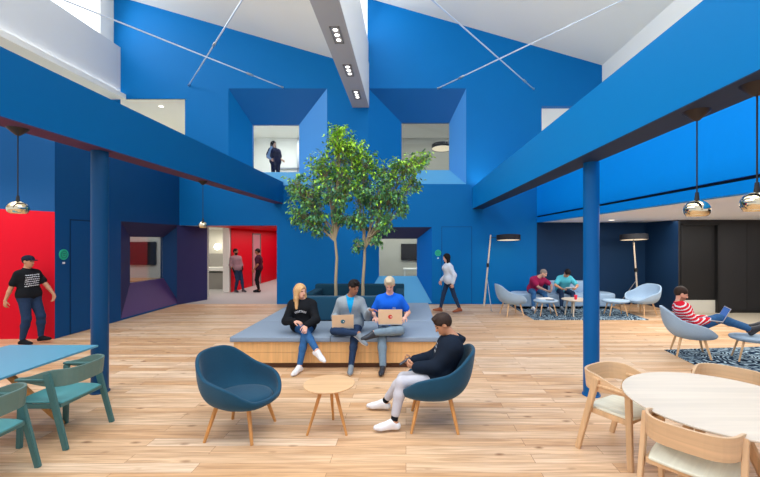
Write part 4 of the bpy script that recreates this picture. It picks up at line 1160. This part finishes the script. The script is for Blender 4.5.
    body = S.mesh('person', vox, [D['skin'], M['eye'], M['lip'], D.get('beard_m', browm), browm], None, base, pick)
    tag(body, label, 'person', g('group'))
    def child(S, name, m, pick=None, v=None):
        ms = m if isinstance(m, list) else [m]
        return S.mesh(name, v or vox, ms, body, base, pick)
    # ---------------- trousers
    T = SDF(); e = g('pe', .012)
    T.cap(P-prt*.075*s, (.107*tw+e)*s, P+prt*.075*s, (.107*tw+e)*s, k=.05)
    q = P+(Nk-P)*.16; T.cap(q-prt*.06*s, (.098*tw+e)*s, q+prt*.06*s, (.098*tw+e)*s, k=.05)
    legs(T, e, g('pend', .93), g('pe2', .012))
    child(T, g('pname', 'jeans'), D['pants'])
    # ---------------- top
    U = SDF(); e = g('te', .016)
    torso(U, e)
    q = P+(Nk-P)*.10; U.cap(q-prt*.078*s, (.106*tw+e+.004)*s, q+prt*.078*s, (.106*tw+e+.004)*s, k=.05)
    sl = g('sleeve', 'long')
    for sh_, el, wr in ((ShR, eR, wR), (ShL, eL, wL)):
        if sl == 'long':
            U.cap(sh_, (.050+e*.8)*s, el, (.040+e)*s, k=.035); U.cap(el, (.042+e)*s, el+(wr-el)*.92, (.026+e)*s, k=.03)
        elif sl == 'roll':
            U.cap(sh_, (.050+e*.8)*s, el, (.040+e)*s, k=.035); U.cap(el, (.042+e)*s, el+(wr-el)*.25, (.036+e)*s, k=.03)
        else:
            U.cap(sh_, (.050+e*.8)*s, sh_+(el-sh_)*.66, (.048+e)*s, k=.035)
    U.cap(Nk-up_t*.03*s, (.062+e*.6)*s, Nk+up_t*.012*s, (.054+e*.4)*s, k=.03)
    if g('hood'):
        U.cap(Nk-tf*.055*s-srt*.06*s+up_t*.0, .045*s, Nk-tf*.075*s+up_t*.01*s, .055*s, k=.03)
        U.cap(Nk-tf*.055*s+srt*.06*s+up_t*.0, .045*s, Nk-tf*.075*s+up_t*.01*s, .055*s, k=.03)
        for q in (-1, 1): U.cap(Nk-tf*.05*s+srt*.07*q*s, .038*s, Nk+tf*.04*s+srt*.045*q*s-up_t*.03*s, .026*s, k=.03)
    # open the neckline
    U.sub(Nk+up_t*.075*s+f*.02*s, (.075*s, .085*s, .075*s), (srt, tf, up_t))
    U.cut(H-hu*.075*hs+V3(0, 0, 0), up_t)
    tp = None
    if g('toppick'):
        fn = D['toppick']
        def tp(c, n):
            q = c-Nk; return fn(q@srt/s, q@tf/s, q@up_t/s, n@tf, q)
    child(U, g('tname', 'shirt'), D['top'], tp)
    # ---------------- shoes
    sn = 0
    for an, to, kn in ((aR, toR, kR), (aL, toL, kL)):
        Z = SDF(); dz = fdown(to)
        heel = an+dz*.048*s-to*.035*s; ball = an+to*.14*s+dz*.055*s
        Z.cap(heel, .037*s, an+dz*.02*s, .043*s, k=.02); Z.cap(heel, .036*s, ball, .036*s, k=.02); Z.cap(an+to*.02*s, .036*s, ball, .036*s, k=.03); Z.cap(ball, .037*s, ball+to*.06*s, .028*s, k=.02)
        if g('boot'): Z.cap(an, .045*s, an+(kn-an)*.25, .048*s, k=.02)
        Z.cut(an+dz*.082*s, dz)
        pk = None
        zz = float((an+dz*.064*s)@dz)
        def pk(c, n, zz=zz, dz=dz): return 1 if c@dz > zz else 0
        child(Z, 'shoe', [D['shoe'], D.get('sole', D['shoe'])], pk)
        if g('sock') is not None:
            K = SDF(); K.cap(an, .040*s, an+(kn-an)*.22, .041*s, k=.01); child(K, 'sock', D['sock'])
    # ---------------- hair
    Q = SDF(); hst = g('hair', 'short'); e = {'short': .012, 'buzz': .005, 'long': .016, 'quiff': .014}[hst]
    Q.ell(H+hu*.026*hs-f*.016*hs, ((.077+e)*hs, (.095+e)*hs, (.090+e)*hs), A, k=.01)
    if hst == 'quiff':
        for q in (-.03, 0, .03): Q.cap(H+hu*.108*hs+f*.0*hs+hr*q*hs, .022*hs, H+hu*.100*hs+f*.066*hs+hr*q*1.1*hs, .020*hs, k=.02)
    if hst == 'long':
        for q in (-1, 1):
            Q.cap(H+hr*.072*q*hs+hu*.03*hs-f*.0, .030*hs, H+hr*.088*q*hs-hu*.11*hs-f*.0, .038*hs, k=.03)
            Q.cap(H+hr*.080*q*hs-hu*.11*hs, .032*hs, H+hr*.095*q*hs-hu*g('hairlen', .24)*hs+f*g('hairf', .02)*hs, .028*hs, k=.03)
            Q.cap(H+hr*.05*q*hs-hu*.0*hs-f*.05*hs, .045*hs, H+hr*.05*q*hs-hu*g('hairlen', .24)*hs-f*.05*hs, .035*hs, k=.04)
    Q.sub(H+f*.105*hs-hu*.035*hs, (.062*hs, .075*hs, .092*hs), A)
    if hst in ('short', 'quiff', 'buzz'):
        Q.sub(H-hu*.10*hs+f*.05*hs, (.12*hs, .11*hs, .085*hs), A)
        Q.cut(H-hu*.060*hs, -hu)
        Q.cut(H-hu*.03*hs-f*.02*hs, nrm(f*.55-hu*.83))
        for q in (-1, 1): Q.sub(H+hr*.085*q*hs-hu*.012*hs+f*.01*hs, (.02*hs, .03*hs, .036*hs), A)
    else:
        for q in (-1, 1): Q.sub(H+f*.09*hs-hu*.06*hs+hr*.0, (.05*hs, .06*hs, .12*hs), A)
    if not g('cap'):
        child(Q, 'hair', D['hair_m'], v=min(vox, .006 if vox < .0075 else .0075))
    else:
        K = SDF(); K.ell(H+hu*.045*hs-f*.012*hs, (.090*hs, .108*hs, .082*hs), A); K.sub(H-hu*.055*hs, (.2*hs, .2*hs, .085*hs), A)
        K.ell(H+hu*.030*hs+f*.105*hs, (.066*hs, .062*hs, .011*hs), A, k=.01)
        child(K, 'flat_cap', D['cap'])
        child(Q, 'hair', D['hair_m'])
    for ex in g('extra', []): ex(child, dict(Nk=Nk, P=P, C=C, tf=tf, srt=srt, up=up_t, H=H, f=f, hu=hu, hr=hr, wR=wR, wL=wL, eR=eR, eL=eL))
    return body

hair_blond = mat('blond_hair', (208, 162, 108), .6, var=.3, vscale=40, stretch=(1, 1, .2)); hair_dark = mat('dark_hair', (24, 18, 17), .6, spec=.2, var=.3, vscale=60)
hair_brown = mat('brown_hair', (52, 38, 32), .6, spec=.2, var=.3, vscale=60); hair_grey = mat('greying_hair', (134, 120, 112), .7, var=.2, vscale=60)
hair_ash = mat('ash_blond_hair', (190, 176, 150), .65, var=.3, vscale=60)
denim = cloth('blue_denim', (52, 96, 144), .3, 25); denim_dk = cloth('dark_denim', (38, 56, 84), .25, 25); grey_j = cloth('light_grey_denim', (118, 138, 152), .2, 25)
chino = cloth('pale_grey_trousers', (192, 190, 196), .06); black_t = cloth('black_cotton', (26, 28, 32)); navy_h = cloth('navy_black_fleece', (22, 32, 46))
white_sh = mat('white_leather', (232, 232, 234), .5); dark_sh = mat('dark_leather', (40, 44, 52), .5); grey_sh = mat('grey_canvas', (128, 138, 146), .8)
prt_white = mat('white_print', (222, 226, 230), .7); prt_red = mat('red_stitching', (196, 40, 56), .7)

def arch_print(x, y, z, nf, q):
    """arched row of pale block letters across the chest"""
    if nf < .15 or y < 0: return 0
    r = math.hypot(x, z+.34); a = math.degrees(math.atan2(x, z+.34))
    if .166 < r < .204 and abs(a) < 31:
        u = (a+31) % 7.75
        return 1 if u < 5.2 and not (2.0 < u < 3.4 and .176 < r < .190) else 0
    return 0

# --- seated blonde woman on the platform
person('seated woman with long blond hair in black sweatshirt and blue jeans', dict(
    base=(-1.74, 6.6, .516), vox=.0075, s=1.0, fem=True, pelvis=(-1.74, 6.62, .625), neck=(-1.75, 6.56, 1.065), head=(-1.76, 6.51, 1.215), fwd=(.05, -1, 0),
    face=(.85, -.62, -.05), handR=(-1.80, 6.27, .76), handL=(-1.60, 6.22, .70), hnR=(0, .2, -1), hnL=(-.4, .3, -1), hdR=(1, -.2, -.15), hdL=(.1, -1, -.5), curl=(22, 28, 15),
    epoleR=(-.9, .5, -.6), epoleL=(.9, .5, -.6),
    footR=(-1.36, 5.98, .36), kpoleR=(.25, -1, 1.2), toeR=(.75, -.6, -.35), footL=(-1.66, 6.07, .095), kpoleL=(.2, -1, .5), toeL=(-.25, -.95, -.02),
    skin=SKIN['fair'], hair='long', hairlen=.27, hairf=.03, hair_m=hair_blond, pants=denim, tname='sweatshirt', top=[black_t, prt_white], toppick=arch_print, te=.028, shoe=white_sh, sole=prt_white, pe=.008, pend=.88, thick=1.05))

# --- cardigan man
def cardigan(x, y, z, nf, q):
    if nf < .05 or y < .0: return 0
    if z > -.24 and abs(x) < .055*(z+.26)/.24+.006: return 1
    if abs(x) < .007: return 2
    return 0
card = cloth('grey_cardigan_knit', (150, 160, 166), .12, 50); card_dk = cloth('cardigan_placket', (120, 128, 134)); cyan_t = cloth('cyan_tshirt', (24, 158, 214))
person('seated dark haired man in grey cardigan over bright cyan t-shirt', dict(
    base=(-.92, 6.6, .516), vox=.0075, pelvis=(-.93, 6.64, .63), neck=(-.93, 6.53, 1.12), head=(-.86, 6.46, 1.285), fwd=(.1, -1, 0),
    face=(.62, -.72, -.30), handR=(-1.15, 6.33, .78), handL=(-.60, 6.34, .93), hdL=(1, -.25, .1), hnL=(0, -.3, -1), hdR=(.25, -1, -.1), hnR=(1, 0, .1), curl=(18, 22, 12),
    epoleR=(-.45, .55, -1), epoleL=(.3, .2, -1),
    footR=(-.74, 6.10, .60), kpoleR=(-1, -.35, .05), toeR=(.75, -.4, -.5), footL=(-.86, 6.10, .095), kpoleL=(.15, -1, .6), toeL=(.05, -1, 0),
    skin=SKIN['brown'], hair='quiff', hair_m=hair_dark, pants=denim_dk, tname='cardigan', top=[card, cyan_t, card_dk], toppick=cardigan, te=.022, shoe=grey_sh, sole=prt_white, pe=.010))

# --- blond man with laptop
royal = cloth('royal_blue_cotton', (28, 104, 222), .08)
def chestlogo(x, y, z, nf, q):
    if nf > .2 and y > 0 and .02 < x+.12 < .07 and -.2 < z+.06 < -.12 and int((x+z)*140) % 2: return 1
    return 0
person('seated blond man in royal blue t-shirt looking down at laptop', dict(
    base=(-.26, 6.6, .516), vox=.0075, pelvis=(-.27, 6.64, .63), neck=(-.27, 6.51, 1.165), head=(-.27, 6.41, 1.34), fwd=(0, -1, 0),
    face=(-.05, -.82, -.57), handR=(-.50, 6.36, .80), handL=(-.02, 6.36, .80), hdR=(.35, -1, -.1), hdL=(-.35, -1, -.1), hnR=(0, 0, -1), hnL=(0, 0, -1), curl=(20, 25, 15),
    epoleR=(-.5, .3, -1), epoleL=(.6, .3, -1),
    footL=(-.50, 6.12, .61), kpoleL=(1, -.35, .05), toeL=(-.85, -.35, -.1), footR=(-.36, 6.07, .095), kpoleR=(-.15, -1, .6), toeR=(-.12, -1, 0),
    skin=SKIN['fair'], hair='quiff', hair_m=hair_ash, pants=grey_j, tname='tshirt', top=[royal, prt_white], toppick=chestlogo, sleeve='short', te=.020, shoe=dark_sh, sole=dark_sh, pe=.018, pe2=.02))

# --- man with phone in front
def hoodprint(x, y, z, nf, q):
    if nf > .1 and y > 0 and -.26 < z < -.14 and -.02 < x < .10:
        u = ((z+.3) % .05); return 1 if u < .024 and (int((x+.12)*90) % 3) else 0
    return 0
def cuff(child, J):
    K = SDF(); a = J['wL']; b = J['eL']
    K.cap(a+(b-a)*.10, .040, a+(b-a)*.16, .041, k=.01); child(K, 'red_cuff_label', prt_red)
person('young man in black hoodie and pale trousers looking at phone', dict(
    base=(.32, 4.42, .40), vox=.0065, s=.98, pelvis=(.37, 4.42, .52), neck=(.545, 4.42, .965), head=(.415, 4.415, 1.11), fwd=(-1, 0, 0),
    face=(-.86, -.12, -.50), handR=(.09, 4.53, .655), handL=(.11, 4.36, .635), hdR=(-1, -.25, .12), hdL=(-1, .30, .22), hnR=(.1, -.7, .6), hnL=(.1, .8, .6), thumbR=(0, 0, 1), thumbL=(0, 0, 1),
    curl=(35, 45, 25), epoleR=(.4, .5, -1), epoleL=(.4, -.5, -1),
    footL=(-.13, 4.20, .105), kpoleL=(-1, 0, 1), toeL=(-1, -.12, 0), footR=(-.26, 4.72, .105), kpoleR=(-1, .1, 1), toeR=(-1, .08, 0),
    skin=SKIN['tan'], hair='quiff', hair_m=hair_brown, pants=chino, pname='trousers', pend=.80, pe=.012, pe2=.014, tname='hoodie', top=[navy_h, prt_white], toppick=hoodprint, hood=True, te=.042,
    shoe=white_sh, sole=prt_white, sock=black_t, extra=[cuff], thick=.95))

# --- standing man in flat cap
def stripes_print(x, y, z, nf, q):
    if nf > .1 and y > 0 and abs(x) < .13 and -.34 < z < -.10: return 1 if (z*100) % 4.2 < 1.8 and (math.sin(x*160+z*50) > -.75) else 0
    return 0
cap_m = cloth('dark_cap_wool', (30, 34, 50))
person('walking man in dark flat cap, black printed t-shirt and jeans', dict(
    base=(-7.52, 7.8, 0), vox=.009, pelvis=(-7.52, 7.78, .96), neck=(-7.54, 7.76, 1.49), head=(-7.50, 7.75, 1.645), fwd=nrm((1, -.12, 0)),
    face=nrm((1, .05, -.06)), handR=(-7.74, 7.50, .84), handL=(-7.24, 8.02, .95), hdR=(0, 0, -1), hdL=(.1, -.1, -1), curl=(20, 25, 15), epole=(-.6, .6, 0),
    footR=(-7.52, 7.64, .105), footL=(-7.36, 7.86, .12), kpoleR=(1, -.1, 0), kpoleL=(1, -.1, 0), toeR=(1, -.1, 0), toeL=(1, -.1, .12),
    skin=SKIN['tan'], hair='buzz', hair_m=hair_dark, cap=cap_m, pants=denim_dk, tname='tshirt', top=[black_t, prt_white], toppick=stripes_print, sleeve='short', te=.022, thick=1.02, shoe=black_t, pe=.02))

# --- walking woman
whiteb = cloth('white_blouse', (214, 222, 234), .05); boot = mat('tan_boot_leather', (150, 78, 44), .55)
person('walking woman in white blouse, dark jeans and tan ankle boots', dict(
    base=(1.22, 11.1, 0), vox=.009, s=.97, fem=True, pelvis=(1.22, 11.1, .93), neck=(1.19, 11.1, 1.42), head=(1.15, 11.1, 1.575), fwd=(-1, -.05, 0), lat=nrm((-.2, 1, 0)),
    face=(-.95, -.3, -.12), handR=(1.02, 11.34, .90), handL=(1.30, 10.86, .86), hdR=(-.2, 0, -1), hdL=(-.1, 0, -1), epole=(1, 0, 0),
    footL=(1.52, 11.03, .13), footR=(.98, 11.16, .105), kpoleL=(-1, 0, 0), kpoleR=(-1, 0, 0), toeL=(-1, 0, -.15), toeR=(-1, 0, .1),
    skin=SKIN['fair'], hair='long', hairlen=.17, hair_m=hair_dark, pants=denim_dk, tname='blouse', top=[whiteb], te=.024, shoe=boot, boot=True, pe=.006))

# --- corridor men
plaid = cloth('pale_plaid_shirt', (150, 120, 128), .2, 40); maroon_dk = cloth('dark_maroon_tshirt', (66, 28, 48))
person('man in pale checked shirt leaning against red corridor wall', dict(
    base=(-6.76, 15.6, 0), vox=.010, pelvis=(-6.74, 15.6, .94), neck=(-6.82, 15.6, 1.46), head=(-6.80, 15.59, 1.625), fwd=nrm((.8, -.6, 0)),
    face=nrm((1, -.35, 0)), handR=(-6.78, 15.32, .92), handL=(-6.52, 15.58, .95), hdR=(.3, 0, -1), hdL=(-.2, -.2, -1),
    footR=(-6.80, 15.55, .10), footL=(-6.48, 15.52, .105), kpoleR=(1, -.5, 0), kpoleL=(1, -.5, 0),
    skin=SKIN['brown'], hair='short', hair_m=hair_dark, pants=denim_dk, top=[plaid], sleeve='roll', te=.02, shoe=dark_sh, beard=True, beard_m=hair_dark))
person('man in dark maroon t-shirt and black trousers standing in red corridor', dict(
    base=(-5.86, 15.6, 0), vox=.010, pelvis=(-5.88, 15.6, .95), neck=(-5.90, 15.6, 1.47), head=(-5.94, 15.59, 1.63), fwd=(-1, -.1, 0),
    face=(-1, -.1, -.05), handR=(-5.93, 15.84, .88), handL=(-6.0, 15.35, .92), hdR=(-.1, 0, -1), hdL=(-.1, 0, -1), epole=(1, 0, 0),
    footR=(-5.92, 15.70, .10), footL=(-5.84, 15.48, .10), kpoleR=(-1, 0, 0), kpoleL=(-1, 0, 0),
    skin=SKIN['brown'], hair='short', hair_m=hair_dark, pname='trousers', pants=black_t, top=[maroon_dk], tname='tshirt', sleeve='short', te=.02, shoe=black_t))

# --- woman upstairs
lav = cloth('pale_blue_scarf', (140, 170, 214)); navyd = cloth('navy_dress', (22, 30, 66))
def scarf(child, J):
    K = SDF(); a = J['eR']; K.cap(J['Nk']+J['srt']*.15+J['tf']*.08, .04, a+J['tf']*.06, .05, k=.03); K.cap(a+J['tf']*.06, .05, J['wR']+J['tf']*.02, .03, k=.03); child(K, 'scarf', lav)
person('woman with long dark hair in navy standing in upper left window', dict(
    base=(-4.75, 14.1, 3.95), vox=.010, s=.96, fem=True, pelvis=(-4.72, 14.1, 4.90), neck=(-4.76, 14.1, 5.40), head=(-4.78, 14.07, 5.545), fwd=nrm((.7, -.7, 0)),
    face=nrm((.8, -.5, -.1)), handR=(-4.80, 13.85, 4.95), handL=(-4.45, 14.15, 4.95), footR=(-4.8, 14.05, 4.05), footL=(-4.62, 14.1, 4.05), kpoleR=(1, -1, 0), kpoleL=(1, -1, 0),
    skin=SKIN['fair'], hair='long', hairlen=.3, hair_m=hair_dark, pname='trousers', pants=navyd, top=[navyd], te=.03, shoe=dark_sh, tname='top', sleeve='short', extra=[scarf]))

# --- maroon shirt man on sofa
maroon = cloth('maroon_shirt', (150, 34, 78), .08)
person('balding man in maroon shirt leaning forward on the lounge sofa', dict(
    base=(3.98, 11.95, .46), vox=.009, pelvis=(3.92, 11.92, .57), neck=(3.95, 11.62, .97), head=(4.06, 11.50, 1.10), fwd=nrm((.15, -1, 0)),
    face=nrm((.75, -.55, -.45)), handR=(4.10, 11.38, .60), handL=(4.26, 11.42, .62), hdR=(.8, -.2, -.4), hdL=(-.4, -.6, -.5), epoleR=(-1, 0, -.5), epoleL=(1, .3, -.3),
    footR=(3.70, 11.36, .115), footL=(4.16, 11.34, .115), kpoleR=(-.1, -1, .6), kpoleL=(.1, -1, .6),
    skin=SKIN['fair'], hair='buzz', hair_m=hair_grey, beard=True, beard_m=mat('grey_stubble', (170, 138, 128), .8), pants=denim, top=[maroon], sleeve='short', te=.028, shoe=white_sh, thick=1.15, pe=.016))
# --- teal shirt man
tealt = cloth('turquoise_tshirt', (84, 186, 204), .06)
def sheet(child, J): pass
person('dark haired man in turquoise t-shirt reading papers on the sofa', dict(
    base=(4.76, 11.95, .46), vox=.009, pelvis=(4.78, 11.92, .57), neck=(4.76, 11.66, 1.0), head=(4.76, 11.50, 1.10), fwd=nrm((-.05, -1, 0)),
    face=nrm((-.05, -.6, -.8)), hup=(0, -1, .6), handR=(4.56, 11.38, .65), handL=(4.92, 11.38, .65), hdR=(.5, -.8, -.2), hdL=(-.5, -.8, -.2), hnR=(.5, 0, 1), hnL=(-.5, 0, 1), epoleR=(-1, .1, -.4), epoleL=(1, .1, -.4),
    footR=(4.55, 11.42, .115), footL=(4.86, 11.34, .115), kpoleR=(-.2, -1, .6), kpoleL=(.2, -1, .6),
    skin=SKIN['tan'], hair='short', hair_m=hair_dark, pants=denim_dk, top=[tealt], tname='tshirt', sleeve='short', te=.026, shoe=grey_sh, pe=.014))
t = thing('papers', 'white papers held by the man in the turquoise t-shirt', 'papers', (4.74, 11.28, .69))
mb = MB(); mb.box((-.14, -.10, 0), (.14, .10, .008), Matrix.Rotation(R(-18), 4, 'X')); mb.build('sheets', M['paper'], t)

# --- reclining man in striped shirt
redk = cloth('red_knit', (214, 30, 52), .05)
f2 = ang(-25)
def hstripe(x, y, z, nf, q):
    return 1 if ((z*100+abs(x)*22) % 5.2) < 1.7 else 0
c0 = V3(5.12, 7.03, 0)
def at2(f, l, z): return tuple(c0+f2*f+V3(-f2[1], f2[0], 0)*l+V3(0, 0, z))
person('reclining man in red and white striped shirt typing on laptop', dict(
    base=at2(0, 0, .4), vox=.008, s=1.04, pelvis=at2(.02, 0, .52), neck=at2(-.17, 0, .935), head=at2(-.13, 0, 1.095), fwd=f2,
    face=nrm(f2+V3(0, 0, -.32)), handR=at2(.27, -.10, .665), handL=at2(.27, .10, .665), hnR=(0, 0, -1), hnL=(0, 0, -1), hdR=f2, hdL=f2, curl=(15, 20, 12), epoleR=at2(-.2, -.6, -.8)-c0, epoleL=at2(-.2, .6, -.8)-c0,
    footR=at2(.83, -.08, .55), footL=at2(.85, .10, .56), kpoleR=(0, 0, 1), kpoleL=(0, 0, 1), toeR=f2+V3(0, 0, .9), toeL=f2+V3(0, 0, .9),
    skin=SKIN['fair'], hair='short', hair_m=hair_brown, beard=True, beard_m=mat('brown_stubble', (150, 108, 88), .8), pants=denim, top=[redk, prt_white], toppick=hstripe, te=.024, shoe=dark_sh, pe=.014))

# phone of the man in front
t = thing('phone', 'dark phone held by the young man in the black hoodie', 'phone', (-.01, 4.44, .685)); t.rotation_euler = (0, R(-32), R(6))
mb = MB(); mb.box((-.075, -.036, -.004), (.07, .036, .004), bev=.003); mb.build('body', M['phone'], t)
mb = MB(); mb.box((-.068, -.032, .0041), (.063, .032, .005)); mb.build('display', M['keys'], t)
# ------------------------------------------------------------------ light, world, camera
w = bpy.data.worlds.new('World'); SC.world = w; w.use_nodes = True
bg = w.node_tree.nodes['Background']; bg.inputs[0].default_value = (*lin((236, 242, 255)), 1); bg.inputs[1].default_value = 1.1

def area(name, loc, rot, sx, sy, e, col=(1, 1, 1), spread=180):
    d = bpy.data.lights.new(name, 'AREA'); d.shape = 'RECTANGLE'; d.size = sx; d.size_y = sy; d.energy = e; d.color = col; d.spread = R(spread)
    o = bpy.data.objects.new(name, d); COL.objects.link(o); o.location = loc; o.rotation_euler = rot
    return o
# daylight through the skylights above and the monitor glazing
area('skylight_left', (-5.6, 1.2, 9.6), (R(12), 0, 0), 6.5, 5.5, 690, (.95, .98, 1))
area('skylight_right', (2.6, 1.2, 9.6), (R(12), 0, 0), 6.5, 5.5, 690, (.95, .98, 1))
area('clerestory_left', (-9.3, 6, 9.2), (0, R(-75), 0), 1.6, 12, 260, (.95, .98, 1))
area('monitor_glazing', (-1.15, 6, 9.2), (0, R(-70), 0), 1.2, 12, 200, (.95, .98, 1))
area('ceiling_fill_light', (-4.14, 5, 4.0), (R(180), 0, 0),   .2, 15, 125, (1, .97, .9))  # unseen fill lamps added above both beams to brighten ceiling and upper wall
area('ceiling_fill_light', (2.33, 5, 3.84), (R(180), 0, 0),   .2, 15, 125, (1, .97, .9))
# rooms
area('meeting_room_light', (-9.6, 12.0, 2.85), (0, 0, 0), 2.5, 3, 45)
area('inner_room_light', (0, 14.6, 2.75), (0, 0, 0), 5, 1.6, 85, (1, .97, .9))
area('upper_room_light', (-4.4, 15.6, 6.75), (0, 0, 0), 4, 3, 190)
area('upper_room_light', (1.1, 15.6, 6.75), (0, 0, 0), 4, 3, 90, (1, .98, .93))
area('corridor_light', (-5.5, 17.5, 2.5), (0, 0, 0), 2.2, 8, 120, (1, .96, .92))
area('pantry_light', (-8.2, 16.0, 2.5), (0, 0, 0), 1.5, 1.2, 25, (1, .95, .85))
area('gallery_left_light', (-10.5, 9, 6.5), (0, 0, 0), 2, 14, 120)
area('gallery_left_far_light', (-9, 14.6, 6.5), (0, 0, 0), 3, 3, 60)
area('gallery_right_light', (5.3, 14.5, 6.4), (0, 0, 0), 1.5, 3, 60)
area('lounge_ceiling_light', (6.3, 9.3, 2.62), (0, 0, 0), 3, 4, 125, (1, .99, .97))
area('lounge_ceiling_light', (9.0, 8.6, 2.62), (0, 0, 0), 4, 3, 90, (1, .98, .95))
area('lounge_ceiling_light', (6.8, 5.2, 2.62), (0, 0, 0), 3, 3, 60, (1, .98, .95))
area('cove_light', (-9.20, 5, 6.82), (0, R(180), 0),   .06, 16, 16, (1, .98, .94))
area('red_wall_washer', (-8.8, 7.2, 3.0), (R(25), 0, 0), 2.5, .3, 12, (1, .95, .9))

cam = bpy.data.cameras.new('Camera'); co = bpy.data.objects.new('Camera', cam); COL.objects.link(co)
co.location = (0, 0, CH); co.rotation_euler = (PI/2, 0, 0)
cam.sensor_fit = 'HORIZONTAL'; cam.sensor_width = 36; cam.lens = 36*F/760
cam.shift_x = -(CX-380)/760; cam.shift_y = (CY-238.5)/760
cam.clip_start = .05; cam.clip_end = 200
SC.camera = co
SC.view_settings.view_transform = 'Standard'
SC.view_settings.look = 'None'
SC.view_settings.exposure = 0.0
SC.cycles.use_denoising = True
SC.cycles.max_bounces = 8; SC.cycles.diffuse_bounces = 5; SC.cycles.transparent_max_bounces = 12
SC.cycles.sample_clamp_indirect = 6
